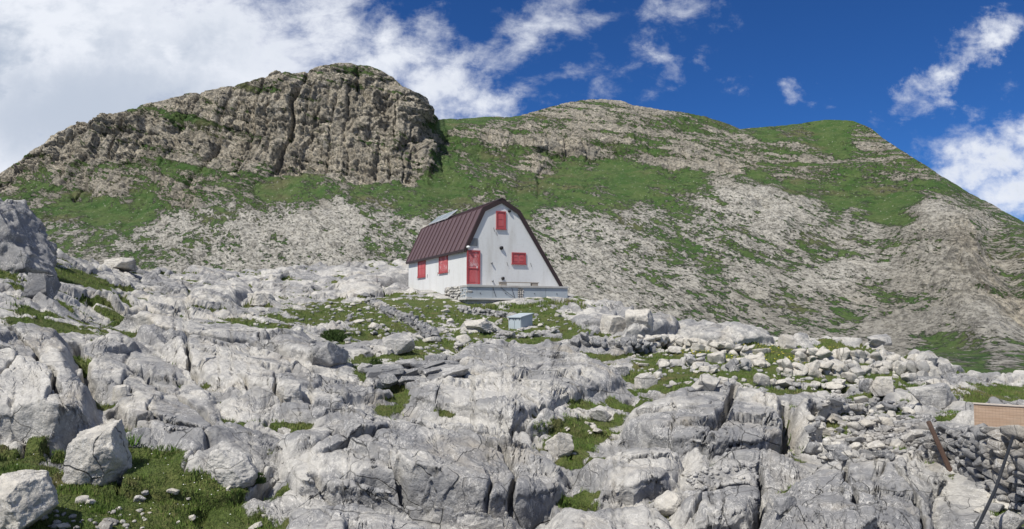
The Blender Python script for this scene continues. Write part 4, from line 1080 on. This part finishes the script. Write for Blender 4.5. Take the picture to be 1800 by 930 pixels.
bm_obj('lower_leaf', bm, M_RED, door)
bm = bmesh.new(); add_box(bm, (xm, -0.05, zm), (dw, 0.05, 0.05), bev=0.008); bm_obj('cross_bar', bm, M_RED, door)
bm = bmesh.new(); add_box(bm, (x1 - 0.2, -0.06, z0 + 1.0), (0.05, 0.04, 0.12), bev=0.01); bm_obj('handle', bm, M_LAMP, door)
# ventilation grille
x0, z0, x1, z1 = gable_rect(825.6, 418.8, 839.4, 432)
bm = bmesh.new()
add_box(bm, ((x0 + x1) / 2, -0.012, (z0 + z1) / 2), (x1 - x0, 0.03, z1 - z0))
for k in range(7):
    add_box(bm, ((x0 + x1) / 2, -0.036, z0 + (k + .5) * (z1 - z0) / 7), (x1 - x0 - 0.03, 0.02, 0.022))
bm_obj('vent_grille', bm, M_GREY, hut)
# lamp over the door
p = hit(822.3, 434.5, 1, -0.1)
bm = bmesh.new(); bmesh.ops.create_uvsphere(bm, u_segments=16, v_segments=10, radius=0.115, matrix=Matrix.Translation((p.x + .02, -0.12, p.z)) @ Matrix.Diagonal((1, 1, .8, 1)))
lamp = bm_obj('wall_lamp', bm, M_LAMP, hut, True)
bm = bmesh.new(); add_tube(bm, [(p.x + .02, 0.0, p.z + .03), (p.x + .02, -0.07, p.z + .03)], 0.035); bm_obj('bracket', bm, M_GREY, lamp)
# round vent cowls and pipe stubs
for px_, py_, rad in ((881, 436, 0.115), (895, 371.2, 0.09), (883.6, 489.5, 0.10), (864, 462.5, 0.055), (865.6, 494, 0.055)):
    p = hit(px_, py_, 1, 0.0)
    bm = bmesh.new(); add_tube(bm, [(p.x, 0.0, p.z), (p.x, -0.09, p.z), (p.x, -0.11, p.z - .02)], [rad, rad, rad * .7], 14)
    bm_obj('vent_pipe', bm, M_DARK if rad > .06 else M_GREY, hut, True)
# shutter hooks
for px_, py_ in ((868, 404), (891.5, 464.5), (933, 466), (872.5, 411)):
    p = hit(px_, py_, 1, 0.0); bm = bmesh.new(); add_tube(bm, [(p.x - .03, -0.03, p.z + .12), (p.x + .04, -0.05, p.z - .12)], 0.011, 6); bm_obj('shutter_hook', bm, M_DARK, hut)
for px_, py_ in ((734.4, 489), (752.2, 485), (770.6, 481.5), (790.3, 477)):
    p = hit(px_, py_, 0, 0.0); bm = bmesh.new(); add_tube(bm, [(-0.03, p.y, p.z + .12), (-0.05, p.y, p.z - .12)], 0.012, 6); bm_obj('shutter_hook', bm, M_DARK, hut)
# solar panels on the ridge
for l0 in (7.0, 9.15):
    A = Vector((1.15, 0, 4.82)); B = Vector((1.92, 0, 5.46)); d = (B - A).normalized(); n = Vector((-d.z, 0, d.x))
    Mx = Matrix(((d.x, 0, n.x, 0), (0, 1, 0, 0), (d.z, 0, n.z, 0), (0, 0, 0, 1)))
    Mc = Matrix.Translation((A + B) / 2 + Vector((0, l0 + 1.0, 0))) @ Mx
    bm = bmesh.new(); add_box(bm, (0, 0, 0), ((B - A).length, 2.05, 0.05), Mc); sp = bm_obj('solar_panel', bm, M_LAMP, roof)
    bm = bmesh.new(); add_box(bm, (0, 0, 0.028), ((B - A).length - .08, 1.97, 0.012), Mc); bm_obj('glass', bm, M_GLASS, roof)
    bm = bmesh.new()
    for dl in (0.3, 1.7):
        add_tube(bm, [(1.95, l0 + dl, 5.0), (1.87, l0 + dl, 5.40)], 0.03, 6); add_tube(bm, [(1.15, l0 + dl, 4.6), (1.15, l0 + dl, 4.80)], 0.03, 6); add_tube(bm, [(1.10, l0 + dl, 4.74), (1.93, l0 + dl, 5.43)], 0.022, 6)
        bm_obj('panel_support', bm, M_GREY, roof); bm = bmesh.new()
    bm.free()
# masonry foot under the near corner
pile = Pile(); r = np.random.default_rng(31)
for l in np.arange(-1.0, 3.0, 0.20):
    for z in np.arange(-0.95, 0.0, 0.155):
        if z > -0.10 - 0.0 * l or z < -0.95 + max(0, l) * 0.16: continue
        pile.add(STONES_LO[r.integers(8)], (-0.22 + r.uniform(-.05, .05), l + r.uniform(-.05, .05), z), (.42, .26 * r.uniform(.7, 1.3), .19 * r.uniform(.7, 1.2)), np.array(Matrix.Rotation(r.normal() * .2, 3, 'X')))
pile.make('stone_footing', ROCK, hut)

# ------------------------------------------------------------------ terrace in front of the gable
terr = empty('terrace', HUT, RZ); tag(terr, 'raised concrete terrace faced with blue-grey metal panels before the hut gable', 'terrace')
zt = hit(900, 502.0, 1, -1.2).z; zb = hit(900, 526.5, 1, -1.2).z
s0 = hit(821.5, 515, 1, -1.2).x; s1 = hit(998.5, 515, 1, -1.2).x
bm = bmesh.new(); add_box(bm, ((s0 + s1) / 2, -0.62, zt - 0.06), (s1 - s0 + 0.06, 1.22, 0.12), bev=0.012); bm_obj('slab', bm, M_CONC, terr)
bm = bmesh.new(); add_box(bm, ((s0 + s1) / 2 - .02, -0.64, zb + 0.02), (s1 - s0 + 0.22, 1.36, 0.10), bev=0.012); bm_obj('plinth', bm, paint('pale_concrete', (0.58, 0.57, 0.54), 0.9, (0.35, 0.3, 0.25), 0.3, 2, False), terr)
bm = bmesh.new(); add_box(bm, ((s0 + s1) / 2, -0.60, (zt + zb) / 2), (s1 - s0 - 0.10, 1.05, zt - zb - 0.12)); bm_obj('core', bm, M_CONC, terr)
bm = bmesh.new(); add_box(bm, ((s0 + s1) / 2, -0.6, zb - 0.5), (s1 - s0 - 0.1, 1.0, 1.0)); bm_obj('footing', bm, M_CONC, terr)
g0 = hit(911, 515, 1, -1.2).x; g1 = hit(920, 515, 1, -1.2).x
edges = [(s0 + .01, s0 + (g0 - s0) * .5), (s0 + (g0 - s0) * .5, g0), (g1, g1 + (s1 - g1) * .5), (g1 + (s1 - g1) * .5, s1 - .01)]
for k, (a, b) in enumerate(edges):
    bm = bmesh.new(); add_box(bm, ((a + b) / 2, -1.155, (zt - .12 + zb + .07) / 2), (b - a - 0.02, 0.03, zt - zb - 0.20), bev=0.006)
    pn2 = bm_obj('metal_panel', bm, M_BLUE, terr)
    bm = bmesh.new(); add_tube(bm, [((a + b) / 2, -1.17, zb + .36), ((a + b) / 2, -1.20, zb + .36)], 0.028, 8); bm_obj('knob', bm, M_DARK, pn2)
bm = bmesh.new(); add_box(bm, (s0 + .005, -0.6, (zt - .12 + zb + .07) / 2), (0.03, 1.06, zt - zb - 0.20)); bm_obj('metal_panel', bm, M_BLUE, terr)
bm = bmesh.new(); add_box(bm, (s1 - .005, -0.6, (zt - .12 + zb + .07) / 2), (0.03, 1.06, zt - zb - 0.20)); bm_obj('metal_panel', bm, M_BLUE, terr)
pile = Pile()
for z in np.arange(zb + .12, zt - .14, .11):
    for x in np.arange(g0 + .05, g1, .13):
        pile.add(STONES_LO[r.integers(8)], (x, -1.13, z), (.15, .12, .12), rot3(r))
pile.make('stone_infill', ROCK, terr)
for (xa, ya, xb, yb) in ((866, 503.5, 872, 522), (880, 505, 904, 523), (899, 503, 905, 524)):
    a = hit(xa, ya, 1, -1.2); b = hit(xb, yb, 1, -1.2)
    bm = bmesh.new(); add_tube(bm, [(a.x, -1.20, a.z), ((a.x + b.x) / 2 - .03, -1.23, (a.z + b.z) / 2), (b.x, -1.21, b.z)], 0.012, 6); bm_obj('cable', bm, M_DARK, terr)
# plank bench on the terrace, against the gable
x0, z0, x1, z1 = gable_rect(877, 494.2, 946, 499, -0.45)
bench = empty('plank_bench', HM @ Vector(((x0 + x1) / 2, -0.45, zt)), RZ); tag(bench, 'low plank bench on the terrace against the white gable', 'bench')
bm = bmesh.new(); add_box(bm, (0, 0, 0.22), (x1 - x0, 0.28, 0.045), bev=0.008); bm_obj('seat', bm, M_WOOD, bench)
for sx in (-1, 1):
    bm = bmesh.new(); add_box(bm, (sx * (x1 - x0) * 0.40, 0, 0.098), (0.40, 0.24, 0.196), bev=0.01); bm_obj('leg', bm, M_WOOD, bench)

# metal stairs behind the hut
p0 = at(699, 517, 56.6)
st_ = empty('metal_staircase', p0, RZ); tag(st_, 'dark metal staircase behind the left rear corner of the hut', 'staircase')
for sy in (-0.45, 0.45):
    bm = bmesh.new(); add_prism(bm, [(-0.15, -0.35), (0.15, -0.35), (2.3, 1.62), (2.0, 1.62)], sy - 0.03, sy + 0.03); bm_obj('stringer', bm, M_STEP, st_)
for k in range(8):
    bm = bmesh.new(); add_box(bm, (0.12 + k * 0.26, 0, -0.05 + k * 0.24), (0.30, 0.86, 0.04)); bm_obj('tread', bm, M_STEP, st_)
for sy in (-0.45, 0.45):
    bm = bmesh.new(); add_tube(bm, [(0.0, sy, 0.75), (2.1, sy, 2.65)], 0.018, 6)
    for k in (0, 3, 7): add_tube(bm, [(0.12 + k * .26, sy, -0.05 + k * .24), (0.12 + k * .26, sy, 0.86 + k * .236)], 0.015, 6)
    bm_obj('handrail', bm, M_STEP, st_)

# ------------------------------------------------------------------ metal box below the terrace
pf, _ = surf_at(905, 583)
YB = 34.5
zg = at(905, 582.5, YB).z
bxo = empty('metal_box', (at(916, 582.5, YB).x, YB, zg), math.radians(-33)); tag(bxo, 'pale blue-grey metal storage box with a lean-to lid on the rocks below the terrace', 'storage box')
W_, D_, HF, HBk = 0.70, 1.02, 0.64, 0.80
# local x along the doors (left of the near corner is negative), local y back
bm = bmesh.new(); add_prism(bm, [(0, -0.4), (D_, -0.4), (D_, HBk), (0, HF)], 0, W_, Matrix(((0, -1, 0, 0), (1, 0, 0, 0), (0, 0, 1, 0), (0, 0, 0, 1)))); bm_obj('body', bm, M_BOX, bxo)
bm = bmesh.new(); sl_ = (HBk - HF) / D_
add_prism(bm, [(-0.08, HF - 0.08 * sl_ + .004), (D_ + 0.06, HBk + .06 * sl_ + .004), (D_ + 0.06, HBk + .06 * sl_ + 0.045), (-0.08, HF - .08 * sl_ + 0.045)], -0.05, W_ + 0.05, Matrix(((0, -1, 0, 0), (1, 0, 0, 0), (0, 0, 1, 0), (0, 0, 0, 1)))); bm_obj('lid', bm, M_BOX, bxo)
for k in (0, 1):
    bm = bmesh.new(); add_box(bm, (-W_ * (0.255 + 0.49 * k), -0.012, HF * 0.49), (W_ * 0.46, 0.02, HF * 0.84), bev=0.004); dr = bm_obj('door', bm, M_BOX, bxo)
    bm = bmesh.new()
    for m_ in (-.1, .1): add_box(bm, (-W_ * (0.255 + 0.49 * k) + m_, -0.028, HF * 0.86), (0.03, 0.02, 0.07))
    bm_obj('hinge', bm, M_DARK, dr)

# ------------------------------------------------------------------ odds and ends at lower right
def oak_mat():
    m, nt_, b = material('netted_plywood', 0.85)
    pos = nt_.new('ShaderNodeTexCoord').outputs['Object']
    g = nt_.noise(nt_.mapping(pos, scale=(1.2, 6, 14)), 2.0, 6, 0.65, 0.9)
    col = nt_.mix(nt_.ramp(g, 0.38, 0.66), (0.45, 0.325, 0.235), (0.36, 0.25, 0.17))
    col = nt_.mix(nt_.ramp(nt_.noise(pos, 1.6, 4), 0.5, 0.7, 0, .5), col, (0.42, 0.35, 0.27))
    nt_.put(b.inputs['Base Color'], col); return m
M_PLY = oak_mat()
YP = 11.6
pa = at(1713, 748, YP + .25); pb = at(1895, 748, YP - .5)
d = (pb - pa); d.z = 0; Lb = d.length
brd = empty('wooden_board', (pa.x, pa.y, pa.z), math.atan2(d.y, d.x)); tag(brd, 'tan wooden board under a wire net standing behind the dry stone wall', 'board')
hb = 0.335
bm = bmesh.new(); add_box(bm, (Lb / 2, 0, hb / 2 - .55), (Lb, 0.03, hb + 1.1), bev=0.003); bm_obj('panel', bm, M_PLY, brd)
bm = bmesh.new(); add_box(bm, (Lb / 2, -0.005, hb + 0.014), (Lb + 0.02, 0.05, 0.022), bev=0.004); bm_obj('top_rail', bm, paint('bleached_timber', (0.50, 0.44, 0.38), 0.85, (0.3, 0.22, 0.18), 0.4, 5, False), brd)
bm = bmesh.new()
for k in range(int(Lb / 0.045)): add_box(bm, (0.02 + k * 0.045, -0.022, hb / 2 - .05), (0.0013, 0.0013, hb + .1))
for k in range(9): add_box(bm, (Lb / 2, -0.0255, -0.05 + k * 0.045), (Lb, 0.0013, 0.0013))
bm_obj('wire_net', bm, paint('rusty_wire', (0.25, 0.17, 0.12), 0.7), brd)

p0, p1 = at(1706, 952, 7.9), at(1781, 767, 9.0)
pm = (p0 + p1) / 2 + Vector((0.02, 0, -0.05))
bm = bmesh.new(); add_tube(bm, [p0 + (pm - p0) * t * 2 if t < .5 else pm + (p1 - pm) * (t - .5) * 2 for t in [k / 12 for k in range(13)]], 0.017, 12)
pipe = bm_obj('black_pipe', bm, paint('black_plastic', (0.022, 0.024, 0.028), 0.35, (0.08, 0.08, 0.08), 0.4, 3), None, True); tag(pipe, 'long black pipe leaning against the dry stone wall at lower right', 'pipe')
p0 = surf_at(1674, 826)[0] + Vector((0, 0, -0.06)); p1 = at(1632, 741, p0.y + 0.35)
d = (p1 - p0); Lk = d.length
bm = bmesh.new(); Mx = Matrix.Translation((p0 + p1) / 2) @ d.to_track_quat('Z', 'Y').to_matrix().to_4x4()
add_box(bm, (0, 0, 0), (0.042, 0.04, Lk), Mx, bev=0.006)
add_box(bm, (0.025, 0.006, -0.04), (0.012, 0.03, Lk * .9), Mx)
beam = bm_obj('timber_beam', bm, paint('rust_brown_timber', (0.085, 0.054, 0.042), 0.9, (0.17, 0.13, 0.10), 0.7, 9), None); tag(beam, 'rust brown timber beam leaning on the rocks left of the dry stone wall', 'beam')

# ------------------------------------------------------------------ plants
def leaf_mat(name, a, b_, c, brown=None):
    m, nt_, b = material(name, 0.75)
    pos = nt_.new('ShaderNodeNewGeometry').outputs['Position']
    col = nt_.mix(nt_.ramp(nt_.noise(pos, 1.4, 4, 0.6), 0.35, 0.65), a, b_)
    col = nt_.mix(nt_.ramp(nt_.noise(pos, 14, 2, 0.6), 0.5, 0.75), col, c)
    if brown: col = nt_.mix(nt_.ramp(nt_.noise(pos, 4.5, 4, 0.65), 0.44, 0.60, 0, 0.75), col, (0.042, 0.078, 0.016))
    if brown: col = nt_.mix(nt_.ramp(nt_.noise(pos, 0.9, 5, 0.65), 0.52, 0.66, 0, 0.8), col, brown)
    nt_.put(b.inputs['Base Color'], col)
    b.inputs['Subsurface Weight'].default_value = 0.0
    return m
M_GRASS = leaf_mat('alpine_grass', (0.11, 0.185, 0.03), (0.16, 0.21, 0.052), (0.21, 0.185, 0.085), (0.20, 0.165, 0.085))
M_JUN = leaf_mat('juniper_needles', (0.030, 0.058, 0.014), (0.05, 0.085, 0.02), (0.075, 0.11, 0.03))
def blades(points, hts, seed, wide=0.28, lean=0.6, per=4):
    r = np.random.default_rng(seed); n = len(points)
    P = np.repeat(points, per, 0); h = np.repeat(hts, per) * r.uniform(.5, 1.25, n * per)
    P = P + np.stack([r.normal(size=n * per) * h * .5, r.normal(size=n * per) * h * .5, np.zeros(n * per)], 1)
    a = r.uniform(0, 6.28, n * per); w = h * wide * r.uniform(.6, 1.3, n * per); ln = h * lean * r.random(n * per)
    tx, ty = np.cos(a), np.sin(a); b2 = r.uniform(0, 6.28, n * per)
    v0 = P + np.stack([-tx * w / 2, -ty * w / 2, -0.15 * h], 1); v1 = P + np.stack([tx * w / 2, ty * w / 2, -0.15 * h], 1)
    v2 = P + np.stack([np.cos(b2) * ln, np.sin(b2) * ln, h], 1)
    V = np.stack([v0, v1, v2], 1).reshape(-1, 3)
    return V, np.arange(len(V)).reshape(-1, 3)
tv = turf[:, :vis_rows]
ii, jj = np.where((tv > 0.38) & (GY[:, :vis_rows] < 40) & (GY[:, :vis_rows] > 6))
sel = RNG.choice(len(ii), min(64000, len(ii)), replace=False); ii, jj = ii[sel], jj[sel]
pts = np.stack([GX[ii, jj], GY[ii, jj], GZ[ii, jj]], 1).astype(float)
clump = 0.45 + 1.5 * np.clip(fbm2(pts[:, 0] * 1.9, pts[:, 1] * 1.9, 4, 95) + .15, 0, 1)
V_, F_ = blades(pts, (0.028 + 0.0022 * pts[:, 1]) * clump, 3)
g_o = np_mesh('grass', V_, F_, M_GRASS, False); tag(g_o, kind='stuff', cat='grass', label='short alpine turf growing between the rocks')
# taller tufts at the terrace foot
tp = []
for x in np.arange(826, 1030, 1.3):
    if x < 930 and RNG.random() < .55: continue
    Yt = 41.4 + RNG.uniform(-.5, .4)
    i = int(np.argmin(np.abs(NPX - x))); j = int(np.argmin(np.abs(GY[i, :vis_rows] - Yt)))
    tp.append((GX[i, j], GY[i, j], GZ[i, j]))
V_, F_ = blades(np.repeat(np.array(tp), 3, 0), np.full(len(tp) * 3, 0.22), 4, 0.22, 0.5, 5)
g2 = np_mesh('tall_grass', V_, F_, M_GRASS, False); tag(g2, kind='stuff', cat='grass', label='longer grass along the foot of the terrace')
# flowers: tiny white and yellow heads
def flowers(name, P, n, col, size, label):
    m = paint(name + '_petal', col, 0.7, col, 0); pts = []
    xs = [a for a, _ in P]; ys = [b for _, b in P]; k = 0
    while len(pts) < n and k < n * 40:
        k += 1
        x, y = RNG.uniform(min(xs), max(xs)), RNG.uniform(min(ys), max(ys))
        if not in_poly(x, y, P): continue
        i = int(np.argmin(np.abs(NPX - x))); j = int(np.argmin(np.abs(GPY[i, :vis_rows] - y)))
        if turf[i, j] < .5: continue
        pts.append((GX[i, j], GY[i, j], GZ[i, j] + .05 + RNG.uniform(0, .03)))
    if not pts: return
    base = np.array([[1,0,0],[.3,.95,0],[-.8,.6,0],[-.8,-.6,0],[.3,-.95,0],[0,0,.5]]) * size
    Fb = np.array([[0,1,5],[1,2,5],[2,3,5],[3,4,5],[4,0,5]])
    V = np.concatenate([base @ rot3(RNG).T + np.array(p) for p in pts]); Fc = np.concatenate([Fb + 6 * k for k in range(len(pts))])
    tag(np_mesh(name, V, Fc, m, False), label, 'flowers', kind='stuff')
flowers('white_wildflowers', [(0,760),(330,800),(470,880),(500,930),(0,930)], 70, (0.7, 0.7, 0.66), 0.009, 'tiny white flowers dotted over the lower left turf')
flowers('yellow_wildflowers', [(1150,615),(1300,600),(1480,612),(1500,640),(1300,640)], 260, (0.55, 0.48, 0.05), 0.03, 'tiny yellow flowers dotted over the right meadow')

def shrub(px, py, w, h, name, label, mat, seed, n=5200, leaf=0.055, cat='shrub'):
    p, _ = surf_at(px, py); s = p.y / F; W, Hh = w * s / 2, h * s
    r = np.random.default_rng(seed); e = empty(name, p); tag(e, label, cat)
    d = r.normal(size=(n, 3)); d /= np.linalg.norm(d, axis=1)[:, None]; d[:, 2] = np.abs(d[:, 2])
    lump = 0.78 + 0.30 * fbm3(d[:, 0] * 2.6, d[:, 1] * 2.6, d[:, 2] * 2.6, 3, seed)
    P = d * (r.random(n) ** .35 * lump)[:, None] * np.array([W, W * .8, Hh]); P[:, 2] -= 0.02
    V, Fc = blades(P, np.full(n, leaf), seed, 0.5, 0.9, 2)
    np_mesh('foliage', V, Fc, mat, False, e)
    bm = bmesh.new()
    for k in range(7):
        a = k * .9; add_tube(bm, [(0, 0, -.1), (math.cos(a) * W * .4, math.sin(a) * W * .3, Hh * .35), (math.cos(a) * W * .75, math.sin(a) * W * .6, Hh * .55)], [.03, .02, .008], 6)
    bm_obj('stem', bm, M_WOOD, e)
shrub(586, 597, 62, 26, 'juniper_shrub', 'low dark green juniper shrub on the rocks left below the hut', M_JUN, 5)
shrub(452, 846, 26, 20, 'bilberry_shrub', 'small dark shrub at the right edge of the lower left turf', M_JUN, 6, 1500, 0.03)
shrub(660, 640, 24, 16, 'heath_shrub', 'tiny green shrub on the turf beside the layered ledge', M_JUN, 8, 1200, 0.05)
# leafy plant in the cleft behind the big boulder
p, _ = surf_at(222, 782)
e = empty('leafy_plant', p); tag(e, 'upright bright green plant in the dark cleft behind the big lower left boulder', 'plant')
V_, F_ = blades(np.repeat(np.array([[0, 0, 0], [.05, .02, 0], [-.06, .01, 0], [.1, .04, 0.02], [-.02, .05, 0.03]]), 16, 0), np.full(80, 0.12), 12, 0.2, 0.7, 1)
np_mesh('leaves', V_, F_, leaf_mat('fresh_leaf', (0.075, 0.14, 0.025), (0.10, 0.16, 0.035), (0.05, 0.10, 0.02)), False, e)
# dead pointed snag on the plateau left of the hut
p = at(663, 513, 52.0)
bm = bmesh.new()
add_tube(bm, [p + Vector(v) for v in ((0, 0, -.5), (.02, 0, .3), (-.02, 0, .7), (-.05, 0, 1.25))], [.16, .13, .08, .012], 8)
add_tube(bm, [p + Vector(v) for v in ((.12, 0, -.5), (.17, 0, .25), (.16, 0, .55))], [.09, .07, .015], 7)
add_tube(bm, [p + Vector(v) for v in ((-.14, 0, -.5), (-.17, 0, .2), (-.20, 0, .45))], [.09, .06, .015], 7)
snag = bm_obj('dead_snag', bm, paint('dead_wood', (0.20, 0.19, 0.19), 0.9, (0.10, 0.09, 0.09), 0.6, 5), None, True); tag(snag, 'grey pointed dead snag on the plateau left of the hut', 'dead wood')
#@@END@@

# ------------------------------------------------------------------ light and sky
SUN_H = Vector((-0.65, -0.76)).normalized(); SUN_EL = math.radians(55)
sd = Vector((SUN_H.x * math.cos(SUN_EL), SUN_H.y * math.cos(SUN_EL), math.sin(SUN_EL)))
sl = bpy.data.lights.new('sun', 'SUN'); sl.energy = 4.6; sl.angle = math.radians(0.53); sl.color = (1.0, 0.955, 0.87)
so = bpy.data.objects.new('sun', sl); link(so); so.rotation_euler = sd.to_track_quat('Z', 'Y').to_euler(); so.location = (-30, -30, 60)

world = bpy.data.worlds.new('World'); scene.world = world; world.use_nodes = True
nt = NT(world.node_tree); nt.n.clear()
outw = nt.new('ShaderNodeOutputWorld'); bg = nt.new('ShaderNodeBackground')
sky = nt.new('ShaderNodeTexSky'); sky.sky_type = 'NISHITA'; sky.sun_disc = False
sky.sun_elevation = SUN_EL; sky.sun_rotation = math.atan2(SUN_H.x, SUN_H.y)
sky.altitude = 2000; sky.air_density = 1.0; sky.dust_density = 0.2; sky.ozone_density = 4.0
skyc = nt.mix(1.0, sky.outputs[0], (0.195, 0.44, 0.78), 'MULTIPLY')
dirn = nt.new('ShaderNodeTexCoord').outputs['Generated']
sx = nt.new('ShaderNodeSeparateXYZ'); nt.put(sx.inputs[0], dirn)
yy = nt.math('MAXIMUM', sx.outputs[1], 0.05)
U0 = nt.math('DIVIDE', sx.outputs[0], yy); V0 = nt.math('DIVIDE', sx.outputs[2], yy)
cmb = nt.new('ShaderNodeCombineXYZ'); nt.put(cmb.inputs[0], U0); nt.put(cmb.inputs[1], V0)
wn = nt.noise(cmb.outputs[0], 12.0, 7, 0.66); wn2 = nt.noise(nt.mapping(cmb.outputs[0], loc=(4, 7, 2)), 12.0, 7, 0.66)
U = nt.math('ADD', U0, nt.math('MULTIPLY', nt.math('SUBTRACT', wn, 0.5), 0.16)); Vv = nt.math('ADD', V0, nt.math('MULTIPLY', nt.math('SUBTRACT', wn2, 0.5), 0.12))
uv = cmb.outputs[0]
cn = nt.math('ADD', nt.math('MULTIPLY', nt.noise(uv, 7.0, 9, 0.62, 0.35), 0.5), nt.math('MULTIPLY', nt.noise(nt.mapping(uv, rot=(0, 0, 0.5), scale=(0.7, 1.3, 1)), 24.0, 8, 0.62, 0.3), 0.5)); cn2 = nt.noise(uv, 2.6, 5, 0.55, 0.2)
CL = [  # cloud bodies in the sky: direction, half sizes, slant, density
 (40,80,460,330,0.0,2.2),(330,90,340,170,-0.1,1.6),(560,50,130,120,-0.3,1.0),(700,95,120,70,0.3,1.0),(790,150,110,90,0.35,1.1),(850,195,80,50,0,1.0),(640,120,200,60,.1,1.0),
 (930,60,130,36,0.55,0.85),(1000,25,70,45,0.4,0.8),(890,105,50,50,0,0.6),(1000,135,90,24,0.25,0.62),(1050,155,40,30,0,.5),(1205,22,60,30,0.3,0.62),(1165,115,22,32,-0.2,0.55),(1397,181,18,16,0,.5),(1290,130,22,14,.2,.45),(1250,105,16,16,0,.4),
 (1655,125,120,46,0.75,1.05),(1742,70,80,40,0.6,0.98),(1730,180,42,22,0.6,0.62),(1610,188,22,12,0,.5),(1790,215,40,18,.3,.5),
 (1740,290,120,66,0.25,1.25),(1830,260,110,80,0.1,1.2),(1690,265,60,40,.2,.9),(1800,330,140,70,0,1.2),
]
mask = None
for px, py, rx_, ry_, rot, den in CL:
    q0, e0 = qe(px, py)
    if den < 0.95: rx_, ry_ = rx_ * 1.35, ry_ * 1.45
    du = nt.math('SUBTRACT', U, float(q0)); dv = nt.math('SUBTRACT', Vv, float(e0))
    c_, s_ = math.cos(rot), math.sin(rot)
    a = nt.math('ADD', nt.math('MULTIPLY', du, c_ * F / rx_), nt.math('MULTIPLY', dv, s_ * F / rx_))
    b = nt.math('ADD', nt.math('MULTIPLY', dv, c_ * F / ry_), nt.math('MULTIPLY', du, -s_ * F / ry_))
    r2 = nt.math('ADD', nt.math('MULTIPLY', a, a), nt.math('MULTIPLY', b, b))
    val = nt.math('MULTIPLY', nt.math('SUBTRACT', 1.15, nt.math('SQRT', r2)), den if den > 0.95 else den * 0.62)
    mask = val if mask is None else nt.math('MAXIMUM', mask, val)
dens = nt.math('ADD', mask, nt.math('MULTIPLY', nt.math('SUBTRACT', cn, 0.5), 3.2))
dens = nt.math('ADD', dens, nt.math('MULTIPLY', nt.math('SUBTRACT', cn2, 0.5), 0.8))
front = nt.ramp(sx.outputs[1], 0.05, 0.25)
cov_ = nt.math('MULTIPLY', nt.ramp(dens, 0.05, 1.25), front)
# broken white cloud added out of view, behind and above, as white fill light
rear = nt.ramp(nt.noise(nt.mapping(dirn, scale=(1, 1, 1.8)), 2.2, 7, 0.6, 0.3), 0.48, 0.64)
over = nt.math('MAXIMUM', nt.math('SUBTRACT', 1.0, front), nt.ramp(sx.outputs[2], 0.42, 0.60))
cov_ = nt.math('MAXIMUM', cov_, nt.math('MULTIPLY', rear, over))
lit = nt.ramp(nt.math('ADD', nt.math('MULTIPLY', cn, 0.55), nt.math('MULTIPLY', nt.noise(uv, 3.3, 6, 0.6, 0.3), 0.6)), 0.48, 0.66)
thick = nt.ramp(dens, 0.8, 1.9)
grey = nt.math('MULTIPLY', thick, nt.math('SUBTRACT', 1.0, lit))
gq, ge = qe(170, 200)
gd = nt.math('ADD', nt.math('POWER', nt.math('MULTIPLY', nt.math('SUBTRACT', U, float(gq)), F / 330.0), 2.0), nt.math('POWER', nt.math('MULTIPLY', nt.math('SUBTRACT', Vv, float(ge)), F / 120.0), 2.0))
belly = nt.math('MULTIPLY', nt.ramp(gd, 0.0, 1.3, 0.85, 0.0), nt.ramp(cn2, 0.35, 0.6, 0.5, 1.0))
grey = nt.math('MAXIMUM', grey, nt.math('MULTIPLY', belly, front))
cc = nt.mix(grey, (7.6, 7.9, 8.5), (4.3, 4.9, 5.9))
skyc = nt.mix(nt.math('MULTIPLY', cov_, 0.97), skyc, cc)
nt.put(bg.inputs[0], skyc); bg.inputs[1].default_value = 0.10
nt.l.new(bg.outputs[0], outw.inputs[0])

# ------------------------------------------------------------------ camera and render settings
cd = bpy.data.cameras.new('camera'); cam = bpy.data.objects.new('camera', cd); link(cam)
cd.sensor_width = 36; cd.lens = 36 * F / 1800.0; cd.clip_end = 6000; cd.clip_start = 0.1
cam.rotation_euler = (math.pi / 2 + PITCH, 0, 0)
scene.camera = cam
vs = scene.view_settings
vs.view_transform = 'Standard'; vs.look = 'None'; vs.exposure = 0.20; vs.gamma = 1.0; vs.use_curve_mapping = False
scene.render.engine = 'CYCLES'
scene.cycles.use_denoising = True
scene.cycles.max_bounces = 5; scene.cycles.diffuse_bounces = 3
